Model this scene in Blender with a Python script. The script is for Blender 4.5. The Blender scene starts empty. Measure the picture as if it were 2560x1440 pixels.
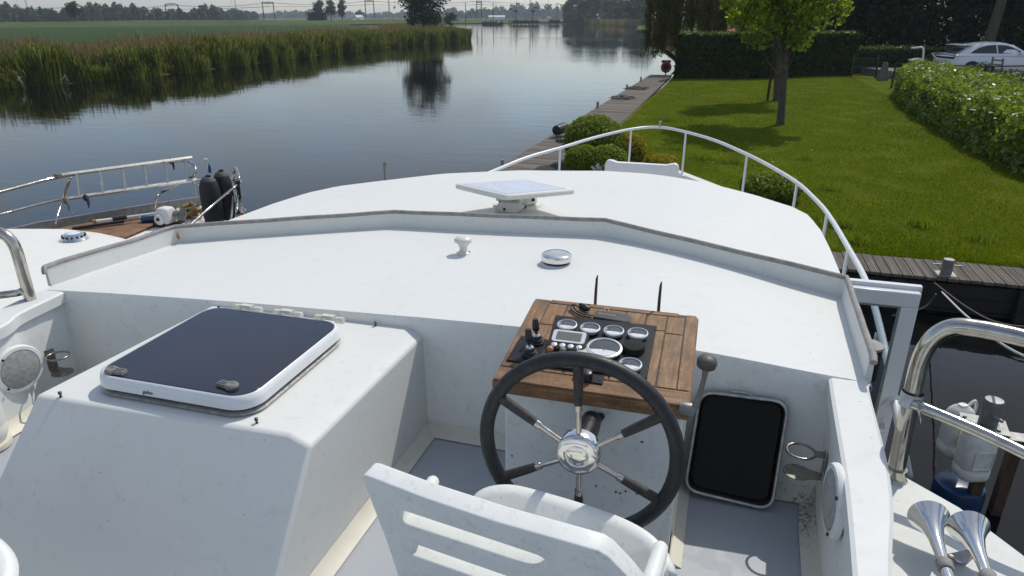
import bpy, bmesh, math, random
import numpy as np
from mathutils import Vector, Matrix, Euler
R = math.radians
rnd = random.Random(11)
rs = np.random.RandomState(5)
sc = bpy.context.scene
COL = sc.collection
PI = math.pi

# ------------------------------------------------------------------ camera
CAMH, PITCH, YAW, FPX = 4.1, R(21.7), R(17.3), 1707.0
cd = bpy.data.cameras.new('camera'); cd.sensor_width = 36; cd.lens = 24.0
cd.clip_start = 0.05; cd.clip_end = 9000
cam = bpy.data.objects.new('camera', cd); COL.objects.link(cam)
cam.location = (0, 0, CAMH); cam.rotation_euler = (PI/2 - PITCH, 0, YAW)
sc.camera = cam

def _ray(px, py):
    r = px - 1280.; u = 720. - py
    f = FPX*math.cos(PITCH) + u*math.sin(PITCH); up = u*math.cos(PITCH) - FPX*math.sin(PITCH)
    return (r*math.cos(YAW) - f*math.sin(YAW), f*math.cos(YAW) + r*math.sin(YAW), up)

def P(px, py, x=None, y=None, z=None, d=None):
    """survey point: where the sight line through a photo pixel meets a known plane of the place"""
    a = _ray(px, py)
    if z is not None: t = (z - CAMH)/a[2]
    elif y is not None: t = y/a[1]
    elif x is not None: t = x/a[0]
    else: t = d/math.hypot(a[0], a[1])
    return Vector((a[0]*t, a[1]*t, CAMH + a[2]*t))

def PL(px, py, p0, n):
    a = Vector(_ray(px, py)); o = Vector((0, 0, CAMH))
    return o + a*((p0 - o).dot(n)/a.dot(n))

# ------------------------------------------------------------------ mesh builder
class MB:
    def __init__(s, xf=None): s.v = []; s.f = []; s.xf = xf
    def add(s, vs, fs):
        n = len(s.v)
        if s.xf is not None: vs = [s.xf @ Vector(p) for p in vs]
        s.v += [tuple(p) for p in vs]; s.f += [tuple(i + n for i in f) for f in fs]
        return s
    def hexa(s, p):
        return s.add(p, [(3,2,1,0),(4,5,6,7),(0,1,5,4),(1,2,6,5),(2,3,7,6),(3,0,4,7)])
    def box(s, c, d, m=None):
        x, y, z = d[0]/2, d[1]/2, d[2]/2
        p = [Vector(q) for q in ((-x,-y,-z),(x,-y,-z),(x,y,-z),(-x,y,-z),(-x,-y,z),(x,-y,z),(x,y,z),(-x,y,z))]
        if m is not None: p = [m @ q for q in p]
        return s.hexa([q + Vector(c) for q in p])
    def loft(s, rings, caps=True, loop=False):
        n = len(rings[0]); vs = [p for r in rings for p in r]; fs = []
        m = len(rings)
        for i in range(m if loop else m - 1):
            a, b = i*n, ((i + 1) % m)*n
            for j in range(n):
                k = (j + 1) % n
                fs.append((a + j, a + k, b + k, b + j))
        if caps and not loop:
            fs.append(tuple(range(n - 1, -1, -1))); fs.append(tuple(range((m - 1)*n, m*n)))
        return s.add(vs, fs)
    def grid(s, rows):
        n = len(rows[0]); vs = [p for r in rows for p in r]
        fs = [(i*n + j, i*n + j + 1, (i + 1)*n + j + 1, (i + 1)*n + j) for i in range(len(rows) - 1) for j in range(n - 1)]
        return s.add(vs, fs)
    def tube(s, pts, r, n=8, loop=False, caps=True):
        pts = [Vector(p) for p in pts]; m = len(pts); rings = []; nrm = None
        for i, p in enumerate(pts):
            if loop: t = pts[(i + 1) % m] - pts[i - 1]
            else: t = pts[min(i + 1, m - 1)] - pts[max(i - 1, 0)]
            if t.length < 1e-9: t = Vector((0, 0, 1))
            t.normalize()
            if nrm is None:
                nrm = t.cross(Vector((0, 0, 1)))
                if nrm.length < 1e-3: nrm = t.cross(Vector((1, 0, 0)))
            nrm = nrm - t*nrm.dot(t)
            if nrm.length < 1e-6: nrm = t.orthogonal()
            nrm.normalize(); b = t.cross(nrm)
            rr = r[i] if isinstance(r, (list, tuple)) else r
            rings.append([p + (nrm*math.cos(2*PI*k/n) + b*math.sin(2*PI*k/n))*rr for k in range(n)])
        return s.loft(rings, caps, loop)
    def lathe(s, prof, o=(0, 0, 0), ax=(0, 0, 1), n=24, caps=True):
        o = Vector(o); ax = Vector(ax).normalized(); a = ax.orthogonal().normalized(); b = ax.cross(a)
        rings = [[o + ax*h + (a*math.cos(2*PI*k/n) + b*math.sin(2*PI*k/n))*max(r, 1e-4) for k in range(n)] for r, h in prof]
        return s.loft(rings, caps)
    def prism(s, poly, z0, z1):
        n = len(poly)
        vs = [(p[0], p[1], z0) for p in poly] + [(p[0], p[1], z1) for p in poly]
        fs = [tuple(range(n - 1, -1, -1)), tuple(range(n, 2*n))] + [(i, (i + 1) % n, n + (i + 1) % n, n + i) for i in range(n)]
        return s.add(vs, fs)
    def slab(s, pts, off):
        """closed outline of 3-D points extruded by the vector off"""
        off = Vector(off); n = len(pts)
        vs = [Vector(p) for p in pts] + [Vector(p) + off for p in pts]
        fs = [tuple(range(n - 1, -1, -1)), tuple(range(n, 2*n))] + [(i, (i + 1) % n, n + (i + 1) % n, n + i) for i in range(n)]
        return s.add(vs, fs)
    def ball(s, c, r, n=12, sq=(1, 1, 1)):
        c = Vector(c); rings = []
        for i in range(n//2 + 1):
            t = -PI/2 + PI*i/(n//2); q = max(math.cos(t), 1e-3)
            rings.append([c + Vector((r*sq[0]*q*math.cos(2*PI*k/n), r*sq[1]*q*math.sin(2*PI*k/n), r*sq[2]*math.sin(t))) for k in range(n)])
        return s.loft(rings)

WL = {}
def tag(o, label=None, cat=None, group=None, kind=None):
    if label: o['label'] = label
    if cat: o['category'] = cat
    if group: o['group'] = group
    if kind: o['kind'] = kind
    return o
def empty(name, loc, label=None, cat=None, group=None):
    o = bpy.data.objects.new(name, None); COL.objects.link(o); o.location = loc
    o.empty_display_size = 0.1; WL[o.name] = Vector(loc)
    return tag(o, label, cat, group)
def finish(name, me, mat, parent, c, smooth):
    me.materials.append(mat)
    if smooth is not None:
        me.polygons.foreach_set('use_smooth', [True]*len(me.polygons))
        if smooth < 180: me.set_sharp_from_angle(angle=R(smooth))
    o = bpy.data.objects.new(name, me); COL.objects.link(o)
    WL[o.name] = Vector(c); o.location = Vector(c)
    if parent is not None:
        o.parent = parent; o.location = Vector(c) - WL[parent.name]
    return o
def build(name, mb, mat, parent=None, smooth=35, bevel=0, bseg=2, sub=0, base=False):
    v = np.array([tuple(p) for p in mb.v], dtype=float)
    lo, hi = v.min(0), v.max(0); c = (lo + hi)/2
    if base: c[2] = lo[2]
    me = bpy.data.meshes.new(name)
    me.from_pydata((v - c).tolist(), [], mb.f)
    bm = bmesh.new(); bm.from_mesh(me)
    bmesh.ops.recalc_face_normals(bm, faces=bm.faces); bm.to_mesh(me); bm.free()
    me.update()
    o = finish(name, me, mat, parent, c, smooth)
    if bevel:
        b = o.modifiers.new('bevel', 'BEVEL'); b.width = bevel; b.segments = bseg; b.limit_method = 'ANGLE'; b.angle_limit = R(40)
    if sub:
        m = o.modifiers.new('sub', 'SUBSURF'); m.levels = sub; m.render_levels = sub
    return o
def fast_mesh(name, V, n, mat, parent=None, smooth=None):
    """V: (faces*n) x 3 vertices, n verts per face"""
    V = np.asarray(V, dtype=np.float32).reshape(-1, 3); c = (V.min(0) + V.max(0))/2
    me = bpy.data.meshes.new(name); nv = len(V); nf = nv//n
    me.vertices.add(nv); me.vertices.foreach_set('co', (V - c).ravel())
    me.loops.add(nv); me.loops.foreach_set('vertex_index', np.arange(nv, dtype=np.int32))
    me.polygons.add(nf); me.polygons.foreach_set('loop_start', np.arange(0, nv, n, dtype=np.int32))
    me.update(calc_edges=True); me.validate()
    return finish(name, me, mat, parent, c, smooth)
def copy_tree(o, parent=None):
    c = o.copy(); COL.objects.link(c); WL[c.name] = WL[o.name].copy()
    if parent is not None: c.parent = parent
    for ch in list(o.children): copy_tree(ch, c)
    return c
def text_mesh(name, s, size, mat, parent, M, ext=0.0006, shear=0):
    cu = bpy.data.curves.new(name, 'FONT'); cu.body = s; cu.size = size; cu.extrude = ext; cu.shear = shear
    cu.align_x = 'CENTER'; cu.align_y = 'CENTER'
    t = bpy.data.objects.new(name + '_c', cu); COL.objects.link(t)
    dg = bpy.context.evaluated_depsgraph_get(); dg.update()
    me = bpy.data.meshes.new_from_object(t.evaluated_get(dg))
    bpy.data.objects.remove(t)
    me.materials.clear()
    c = M.translation.copy(); M2 = M.copy(); M2.translation = (0, 0, 0); me.transform(M2)
    return finish(name, me, mat, parent, c, None)
def interp(tab, x):
    tab = sorted(tab)
    if x <= tab[0][0]: return tab[0][1]
    for (a, p), (b, q) in zip(tab, tab[1:]):
        if x <= b: return p + (q - p)*(x - a)/(b - a)
    return tab[-1][1]
def smooth_curve(pts, k=6, loop=False):
    """Catmull-Rom through the points"""
    pts = [Vector(p) for p in pts]; n = len(pts); out = []
    for i in range(n if loop else n - 1):
        p1, p2 = pts[i], pts[(i + 1) % n]
        p0 = pts[i - 1] if (loop or i > 0) else p1*2 - p2
        p3 = pts[(i + 2) % n] if (loop or i + 2 < n) else p2*2 - p1
        for j in range(k):
            t = j/k
            out.append(0.5*((2*p1) + (p2 - p0)*t + (2*p0 - 5*p1 + 4*p2 - p3)*t*t + (3*p1 - p0 - 3*p2 + p3)*t**3))
    if not loop: out.append(pts[-1])
    return out
def rrect(w, h, r, n=5):
    out = []
    for cx, cy, a in ((w/2 - r, h/2 - r, 0), (-w/2 + r, h/2 - r, 90), (-w/2 + r, -h/2 + r, 180), (w/2 - r, -h/2 + r, 270)):
        for i in range(n + 1):
            t = R(a + 90*i/n); out.append((cx + r*math.cos(t), cy + r*math.sin(t)))
    return out
def frame(o, x, z):
    """matrix with origin o, local x towards x, local z towards z"""
    z = Vector(z).normalized(); x = Vector(x); x = (x - z*x.dot(z)).normalized(); y = z.cross(x)
    m = Matrix((x, y, z)).transposed().to_4x4(); m.translation = Vector(o); return m

# ------------------------------------------------------------------ materials
def lin(r, g, b):
    f = lambda c: (c/255/12.92) if c <= 10 else ((c/255 + .055)/1.055)**2.4
    return (f(r), f(g), f(b))
class NT:
    def __init__(s, name):
        s.m = bpy.data.materials.new(name); s.m.use_nodes = True; s.t = s.m.node_tree; s.t.nodes.clear()
        s.out = s.n('ShaderNodeOutputMaterial')
    def n(s, typ, **kw):
        nd = s.t.nodes.new(typ)
        for k, v in kw.items(): setattr(nd, k, v)
        return nd
    def l(s, a, b): s.t.links.new(a, b)
    def pos(s, scale=(1, 1, 1), obj=False, rot=(0, 0, 0)):
        src = s.n('ShaderNodeTexCoord').outputs['Object'] if obj else s.n('ShaderNodeNewGeometry').outputs['Position']
        mp = s.n('ShaderNodeMapping'); mp.inputs['Scale'].default_value = scale; mp.inputs['Rotation'].default_value = rot
        s.l(src, mp.inputs['Vector']); return mp.outputs['Vector']
    def noise(s, vec, scale, detail=4, rough=.55, dist=0):
        t = s.n('ShaderNodeTexNoise'); t.inputs['Scale'].default_value = scale; t.inputs['Detail'].default_value = detail
        t.inputs['Roughness'].default_value = rough; t.inputs['Distortion'].default_value = dist
        s.l(vec, t.inputs['Vector']); return t.outputs['Fac']
    def ramp(s, fac, stops, const=False):
        r = s.n('ShaderNodeValToRGB'); e = r.color_ramp.elements
        if const: r.color_ramp.interpolation = 'CONSTANT'
        while len(e) < len(stops): e.new(.5)
        for i, (p, c) in enumerate(stops):
            e[i].position = p; e[i].color = (c, c, c, 1) if not isinstance(c, tuple) else (*c, 1)
        s.l(fac, r.inputs['Fac']); return r.outputs['Color']
    def mix(s, fac, a, b, mode='MIX'):
        m = s.n('ShaderNodeMix', data_type='RGBA', blend_type=mode)
        for sock, v in ((m.inputs[0], fac), (m.inputs[6], a), (m.inputs[7], b)):
            if isinstance(v, bpy.types.NodeSocket): s.l(v, sock)
            elif isinstance(v, tuple): sock.default_value = (*v, 1)
            else: sock.default_value = v
        return m.outputs[2]
    def math(s, op, a, b=0.):
        m = s.n('ShaderNodeMath', operation=op)
        for sock, v in ((m.inputs[0], a), (m.inputs[1], b)):
            if isinstance(v, bpy.types.NodeSocket): s.l(v, sock)
            else: sock.default_value = v
        return m.outputs[0]
    def bump(s, h, strength=.3, dist=.01):
        b = s.n('ShaderNodeBump'); b.inputs['Strength'].default_value = strength; b.inputs['Distance'].default_value = dist
        s.l(h, b.inputs['Height']); return b.outputs['Normal']
    def bsdf(s, col, rough=.5, metal=0., normal=None, spec=.5, **kw):
        b = s.n('ShaderNodeBsdfPrincipled')
        for k, v in (('Base Color', col), ('Roughness', rough), ('Metallic', metal)):
            if isinstance(v, bpy.types.NodeSocket): s.l(v, b.inputs[k])
            else: b.inputs[k].default_value = (*v, 1) if isinstance(v, tuple) else v
        b.inputs['Specular IOR Level'].default_value = spec
        for k, v in kw.items(): b.inputs[k].default_value = v
        if normal is not None: s.l(normal, b.inputs['Normal'])
        s.l(b.outputs[0], s.out.inputs['Surface']); return b
def simple(name, col, rough=.5, metal=0., var=.12, scale=12, bump=0, bscale=60, spec=.5, rvar=0, **kw):
    k = NT(name); v = k.pos()
    f = k.noise(v, scale, 5, .6)
    c = k.ramp(f, [(.25, tuple(x*(1 - var) for x in col)), (.75, tuple(min(1, x*(1 + var)) for x in col))])
    r = rough
    if rvar: r = k.ramp(k.noise(v, scale*2.3, 4), [(.3, max(.02, rough - rvar)), (.7, rough + rvar)])
    n = k.bump(k.noise(v, bscale, 4), bump, .004) if bump else None
    k.bsdf(c, r, metal, n, spec, **kw); return k.m
def paint(name, col, rough=.38, grime=.5, specks=True, scale=1.0, dirt=(.30, .30, .28)):
    """white marine paint: weathered patches, faint grime, tiny specks, orange peel"""
    k = NT(name); v = k.pos()
    big = k.noise(v, 1.3*scale, 6, .62, .3); fine = k.noise(v, 26*scale, 6, .7); st = k.noise(k.pos((3, 14, 3)), 2.2*scale, 5, .65)
    wide = k.noise(k.pos((1.0, .35, 1)), 5*scale, 5, .6, .5)
    c = k.mix(k.ramp(big, [(.42, 0.), (.72, .35*grime)]), col, tuple(x*.86 for x in col))
    c = k.mix(k.ramp(wide, [(.50, 0.), (.66, .30*grime)]), c, tuple(a*b for a, b in zip(col, (.80, .81, .80))))
    hair = k.ramp(k.noise(k.pos((2, 30, 2), rot=(0, 0, .5)), 3*scale, 3, .5, .8), [(.49, 0.), (.50, .16*grime), (.51, 0.)])
    c = k.mix(hair, c, (.45, .45, .43))
    c = k.mix(k.ramp(fine, [(.56, 0.), (.78, .55*grime)]), c, dirt)
    c = k.mix(k.ramp(st, [(.60, 0.), (.80, .28*grime)]), c, tuple(a*b for a, b in zip(col, (.84, .80, .70))))
    if specks:
        vo = k.n('ShaderNodeTexVoronoi'); vo.inputs['Scale'].default_value = 34*scale; k.l(v, vo.inputs['Vector'])
        near = k.math('LESS_THAN', vo.outputs['Distance'], .07)
        sep = k.n('ShaderNodeSeparateColor'); k.l(vo.outputs['Color'], sep.inputs[0])
        sel = k.math('GREATER_THAN', sep.outputs[0], .93 - .10*grime)
        c = k.mix(k.math('MULTIPLY', k.math('MULTIPLY', near, sel), .8), c, (.10, .09, .075))
    r = k.ramp(fine, [(.3, rough - .06), (.7, rough + .14)])
    k.bsdf(c, r, 0, k.bump(k.noise(v, 55, 3), .045, .004), .28); return k.m
def leafmat(name, c0, c1, trans=.35, gloss=.45, nscale=.9, spec=.35):
    """leaves: each leaf its own shade, light passing through the blade"""
    k = NT(name); v = k.pos(); g = k.n('ShaderNodeNewGeometry')
    f = k.math('ADD', k.math('MULTIPLY', g.outputs['Random Per Island'], .6), k.math('MULTIPLY', k.noise(v, nscale, 4), .5))
    c = k.ramp(f, [(.2, c0), (.85, c1)])
    b = k.bsdf(c, gloss, 0, None, spec)
    t = k.n('ShaderNodeBsdfTranslucent'); k.l(k.mix(1.0, c, (1.25, 1.3, .5), 'MULTIPLY'), t.inputs['Color'])
    mx = k.n('ShaderNodeMixShader'); mx.inputs[0].default_value = trans
    k.l(b.outputs[0], mx.inputs[1]); k.l(t.outputs[0], mx.inputs[2]); k.l(mx.outputs[0], k.out.inputs['Surface'])
    return k.m

M = {}
M['white'] = paint('white_deck_paint', (.67, .675, .642), .52, .5)
M['white_roof'] = paint('white_roof_paint', (.69, .695, .665), .52, .34, scale=.7)
M['white_dirty'] = paint('white_grimy_paint', (.80, .80, .76), .5, .85)
M['console_white'] = paint('speckled_console_paint', (.68, .70, .69), .45, 1.25, scale=1.3)
M['cove'] = paint('cream_cove_trim', (.70, .67, .56), .45, .9)
M['cream'] = paint('cream_neighbour_paint', (.78, .76, .70), .4, .45)
M['hullwhite'] = simple('white_hull_gloss', (.72, .73, .74), .25, var=.05, scale=2)
M['plastic'] = paint('weathered_white_plastic', (.76, .77, .74), .42, .95, scale=1.6)
M['cushion'] = simple('white_vinyl', (.70, .70, .71), .45, var=.05, scale=6, bump=.1, bscale=150)
M['abs'] = simple('offwhite_plastic', (.66, .65, .60), .4, var=.1, scale=25, bump=.05)
M['stain'] = simple('stainless_tube', (.50, .47, .42), .16, 1., var=.28, scale=16, rvar=.10)
M['chrome'] = simple('polished_steel', (.74, .73, .70), .09, 1., var=.1, scale=14, rvar=.06)
M['dullsteel'] = simple('dull_stained_steel', (.26, .24, .21), .30, .9, var=.3, scale=20, rvar=.1)
M['alu'] = simple('dull_aluminium', (.50, .50, .47), .42, 1., var=.2, scale=18, rvar=.1)
M['whiterail'] = simple('painted_rail', (.70, .71, .72), .3, var=.08, scale=10)
M['galv'] = simple('galvanised_steel', (.24, .24, .235), .5, .6, var=.3, scale=15, rvar=.12)
M['rubber'] = simple('grey_brown_rubber', (.27, .255, .235), .7, var=.3, scale=30, bump=.4, bscale=90)
M['black'] = simple('black_plastic', (.014, .014, .016), .38, var=.4, scale=40, rvar=.12)
M['blackrough'] = simple('worn_black_rubber', (.016, .017, .018), .5, var=.5, scale=40, bump=.25, bscale=220, rvar=.15)
M['grip'] = simple('worn_black_grip', (.035, .032, .03), .65, var=.6, scale=60, bump=.3, bscale=240)
M['panel'] = simple('dark_instrument_panel', (.014, .015, .018), .5, var=.35, scale=25, rvar=.1, spec=.2)
M['leverknob'] = simple('worn_brown_knob', (.075, .063, .052), .5, var=.35, scale=50)
M['seal'] = simple('black_gasket', (.008, .008, .009), .5, var=.2)
M['trayin'] = simple('black_tray_enamel', (.004, .004, .0045), .45, var=.3, scale=8, spec=.25)
M['traysteel'] = simple('scratched_tray_rim', (.45, .44, .42), .4, .7, var=.35, scale=40, rvar=.15)
M['speaker'] = simple('grey_speaker_grille', (.36, .36, .34), .6, var=.3, scale=60, bump=.6, bscale=420)
M['foam'] = simple('black_foam_plug', (.012, .012, .012), .9, var=.4, scale=80, bump=.8, bscale=260)
M['orangeknob'] = simple('tan_knob', (.42, .20, .08), .4, var=.2)
M['pot'] = simple('cream_cap', (.55, .53, .44), .45, var=.15, scale=50)
M['lcd'] = simple('grey_lcd', (.16, .17, .15), .25, var=.08, scale=20)
M['silver'] = simple('silver_bezel', (.70, .71, .72), .32, .35, var=.1, scale=30)
M['letter'] = simple('pale_lettering', (.42, .38, .32), .6)
M['darkletter'] = simple('dark_lettering', (.06, .065, .08), .6)
M['cover'] = simple('faded_black_cover', (.085, .075, .068), .6, var=.35, scale=40, bump=.2, bscale=200)
M['cable'] = simple('dusty_cable', (.10, .09, .075), .6, var=.3, scale=60)
M['acrylic'] = simple('smoked_acrylic', (.012, .014, .030), .10, var=.25, scale=3, rvar=.05, spec=.6)
M['hatchframe'] = simple('hatch_white_frame', (.72, .73, .74), .3, var=.05, scale=8)
M['hinge'] = simple('aged_white_plastic', (.60, .58, .50), .4, var=.12, scale=40)
M['latch'] = simple('grey_latch', (.20, .195, .185), .5, var=.35, scale=70)
M['glass'] = None
M['solar'] = simple('pale_antenna_face', (.52, .55, .66), .22, var=.10, scale=11, rvar=.05)
M['tape'] = simple('silver_tape', (.45, .48, .50), .35, .2, var=.3, scale=50)
M['bluebarrel'] = simple('dark_blue_barrel', (.008, .035, .10), .35, var=.3, scale=9)
M['jug'] = simple('grimy_white_jug', (.70, .69, .63), .45, var=.22, scale=14, bump=.15, bscale=60)
M['rust'] = simple('rusty_steel', (.085, .055, .035), .7, .3, var=.5, scale=14, bump=.3, bscale=50)
M['rope'] = simple('weathered_rope', (.16, .14, .11), .8, var=.4, scale=70, bump=.6, bscale=300)
M['ropepale'] = simple('pale_rope', (.50, .50, .48), .7, var=.25, scale=60)
M['fender'] = simple('dark_navy_fender', (.012, .013, .018), .62, var=.35, scale=9, bump=.15, bscale=90)
M['fendercap'] = simple('faded_grey_fender_cap', (.065, .062, .066), .7, var=.3, scale=20)
M['flagblue'] = simple('blue_flag', (.012, .05, .17), .8, var=.2)
M['tanrope'] = simple('tan_fibre', (.30, .19, .075), .85, var=.4, scale=60, bump=.9, bscale=120)
M['redrope'] = simple('orange_red_rope', (.30, .06, .03), .7, var=.2)
M['red'] = simple('faded_red_ring', (.36, .035, .028), .5, var=.25, scale=8)
M['carwhite'] = simple('white_car_paint', (.62, .64, .67), .12, var=.03, scale=1, spec=.6)
M['carglass'] = simple('dark_car_glass', (.010, .012, .015), .05, var=.2, spec=.7)
M['tyre'] = simple('tyre_rubber', (.012, .012, .012), .75, var=.3)
M['greenmetal'] = simple('dark_green_gate', (.012, .032, .022), .5, var=.3, scale=6)
M['bark'] = simple('brown_bark', (.075, .058, .040), .85, var=.5, scale=9, bump=.9, bscale=24)
M['barkdark'] = simple('dark_bark', (.032, .026, .020), .9, var=.5, scale=5, bump=.8, bscale=14)
M['stake'] = simple('old_dark_stake', (.030, .024, .019), .85, var=.4, scale=12)
M['stone'] = simple('lichen_stone', (.13, .12, .10), .9, var=.55, scale=12, bump=1., bscale=22)
M['iron'] = simple('dark_steel_mast', (.050, .050, .048), .7, .2, var=.3, scale=1)
M['masonry'] = simple('dark_timber_piles', (.026, .022, .019), .9, var=.4, scale=1)
M['signwhite'] = simple('white_signboard', (.70, .70, .68), .6, var=.1)
M['farm'] = simple('pale_farm_wall', (.60, .60, .58), .8, var=.1)
M['roofgrey'] = simple('grey_farm_roof', (.13, .13, .14), .8, var=.2)
M['tile'] = simple('terracotta_roof', (.34, .10, .05), .8, var=.25, scale=2)
M['concrete'] = simple('pale_concrete', (.36, .35, .33), .85, var=.2, scale=4, bump=.3)
M['gravel'] = simple('grey_driveway', (.16, .155, .145), .9, var=.35, scale=5, bump=.6, bscale=30)
M['soil'] = simple('dark_soil', (.030, .024, .016), .95, var=.5, scale=8, bump=.8, bscale=18)
M['petal'] = simple('white_petal', (.78, .78, .76), .6, var=.05)
M['nail'] = simple('tarnished_stud', (.10, .09, .075), .45, .8, var=.4, scale=90)
M['oldwood'] = simple('grey_old_wood', (.17, .14, .11), .85, var=.4, scale=14, bump=.4, bscale=40)
M['joint'] = simple('pale_sealant', (.42, .39, .34), .7, var=.3, scale=60)

L = {}
L['maple'] = leafmat('maple_leaf', (.075, .118, .012), (.36, .425, .050), .60, .5, 1.6, .25)
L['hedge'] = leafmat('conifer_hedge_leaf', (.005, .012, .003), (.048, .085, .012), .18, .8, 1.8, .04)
L['hedgelit'] = leafmat('conifer_hedge_lit_top', (.045, .085, .014), (.12, .17, .028), .3, .55)  # lighter copy of the hedge leaf: sunlight on the tops painted into the colour
L['laurel'] = leafmat('laurel_leaf', (.055, .105, .010), (.26, .335, .028), .42, .40, 1.4, spec=.45)
L['box'] = leafmat('boxwood_leaf', (.075, .115, .010), (.25, .30, .028), .42, .5, .9, .25)
L['boxgold'] = leafmat('golden_box_leaf', (.19, .17, .012), (.42, .34, .025), .35, .5, .9, .2)
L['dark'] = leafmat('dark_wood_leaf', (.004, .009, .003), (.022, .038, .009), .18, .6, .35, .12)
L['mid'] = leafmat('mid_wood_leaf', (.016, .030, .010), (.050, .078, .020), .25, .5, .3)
L['willow'] = leafmat('willow_leaf', (.045, .046, .012), (.175, .160, .040), .40, .6, .9, .12)
L['bank'] = leafmat('bank_tree_leaf', (.018, .030, .012), (.058, .080, .030), .25, .5, .3)
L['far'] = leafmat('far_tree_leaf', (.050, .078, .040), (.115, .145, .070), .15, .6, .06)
L['reed'] = leafmat('green_reed_blade', (.030, .044, .010), (.27, .29, .080), .35, .8, .6, .08)
L['reeddry'] = leafmat('dry_reed_stalk', (.12, .090, .056), (.30, .23, .145), .35, .8, .3, .05)
L['grass'] = leafmat('lawn_blade', (.050, .084, .003), (.205, .245, .006), .38, .8, .30, .05)
L['rose'] = leafmat('shrub_leaf', (.030, .055, .018), (.09, .125, .040), .3, .45)

def mat_floor():
    k = NT('grey_nonskid'); v = k.pos()
    f = k.noise(v, 420, 2, .6); g = k.noise(v, 3, 5, .6)
    c = k.mix(g, (.36, .385, .42), (.42, .445, .48))
    c = k.mix(k.ramp(f, [(.60, 0.), (.70, .8)]), c, (.66, .68, .70))
    wet = k.ramp(k.noise(v, 9, 3, .5, .4), [(.50, 0.), (.53, 1.)])
    r = k.mix(wet, (.6, .6, .6), (.42, .42, .42))
    k.bsdf(c, r, 0, k.bump(f, .35, .003)); return k.m
M['floor'] = mat_floor()
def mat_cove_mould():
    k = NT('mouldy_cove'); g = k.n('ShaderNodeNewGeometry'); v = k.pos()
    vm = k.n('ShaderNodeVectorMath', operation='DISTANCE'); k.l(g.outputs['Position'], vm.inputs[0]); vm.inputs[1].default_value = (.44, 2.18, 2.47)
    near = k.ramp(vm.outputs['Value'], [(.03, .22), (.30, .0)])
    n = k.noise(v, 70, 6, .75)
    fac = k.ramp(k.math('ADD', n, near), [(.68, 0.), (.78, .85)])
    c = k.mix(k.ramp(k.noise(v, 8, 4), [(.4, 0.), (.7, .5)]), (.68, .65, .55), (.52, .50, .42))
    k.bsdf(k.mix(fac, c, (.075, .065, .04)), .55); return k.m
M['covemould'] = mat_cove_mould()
def mat_teak(name, c0, c1, grain, groove=None, rough=.6):
    """weathered teak, grain along y"""
    k = NT(name)
    n1 = k.noise(k.pos((grain[0], grain[1], grain[2])), 1, 6, .65, .6); n2 = k.noise(k.pos(), 9, 5, .6); n3 = k.noise(k.pos((160, 160, 160)), 1, 4, .7)
    c = k.ramp(n1, [(.25, tuple(x*.55 for x in c0)), (.5, c0), (.75, c1)])
    c = k.mix(k.ramp(n2, [(.46, 0.), (.68, .62)]), c, tuple(x*.34 for x in c0))
    c = k.mix(k.ramp(n3, [(.52, 0.), (.74, .5)]), c, (.40, .33, .25))
    c = k.mix(k.ramp(k.noise(k.pos(), 4.5, 4, .6, .6), [(.52, 0.), (.70, .45)]), c, (.15, .115, .085))
    k.bsdf(c, rough, 0, k.bump(n1, .3, .004), .3); return k.m
M['teak'] = mat_teak('weathered_teak', (.25, .135, .062), (.41, .245, .125), (70, 6, 70))
M['teakx'] = mat_teak('weathered_teak_border', (.225, .118, .054), (.37, .21, .105), (6, 70, 70))
M['caulk'] = simple('perished_caulk', (.075, .062, .045), .8, var=.4, scale=50)
M['teakdeck'] = mat_teak('neighbour_teak_deck', (.24, .125, .062), (.33, .19, .10), (40, 3, 40), rough=.75)
def mat_dock(name, along):
    k = NT(name)
    gr = k.noise(k.pos((60, 2.2, 60) if along == 'y' else (2.2, 60, 60)), 1, 6, .65, .4)
    g = k.n('ShaderNodeNewGeometry'); rp = g.outputs['Random Per Island']
    c = k.ramp(gr, [(.25, (.085, .072, .060)), (.55, (.165, .142, .118)), (.8, (.235, .208, .178))])
    c = k.mix(1.0, c, k.ramp(rp, [(0., .62), (1., 1.2)]), 'MULTIPLY')
    c = k.mix(k.ramp(k.noise(k.pos(), 1.7, 5), [(.5, 0.), (.72, .5)]), c, (.075, .075, .045))
    k.bsdf(c, .82, 0, k.bump(gr, .5, .006), .25); return k.m
M['dockx'] = mat_dock('grey_dock_boards_across', 'x'); M['docky'] = mat_dock('grey_dock_boards_along', 'y')
M['darkwood'] = simple('black_wet_timber', (.020, .017, .014), .75, var=.5, scale=6, bump=.5, bscale=25)

def mat_water():
    k = NT('canal_water'); g = k.n('ShaderNodeNewGeometry')
    a = k.noise(k.pos((.9, 2.2, 1), rot=(0, 0, R(-12))), .55, 3, .5, .3)
    b = k.noise(k.pos((1, 1.7, 1)), 3.2, 3, .55, .2)
    patch = k.ramp(k.noise(k.pos((.5, 1.4, 1)), .035, 3, .5), [(.38, .25), (.66, 1.)])
    h = k.math('MULTIPLY', k.math('ADD', k.math('MULTIPLY', a, .8), k.math('MULTIPLY', b, .22)), patch)
    bp = k.bump(h, .15, .10)
    vo = k.n('ShaderNodeTexVoronoi'); vo.inputs['Scale'].default_value = 1.6; k.l(k.pos((1, 1, 1)), vo.inputs['Vector'])
    sp = k.math('MULTIPLY', k.math('LESS_THAN', vo.outputs['Distance'], .035), k.math('GREATER_THAN', k.noise(k.pos(), .6, 3), .52))
    c = k.mix(sp, (.006, .0065, .007), (.30, .30, .29))
    k.bsdf(c, .025, 0, bp, .30, IOR=1.333); return k.m
M['water'] = mat_water()
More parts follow.
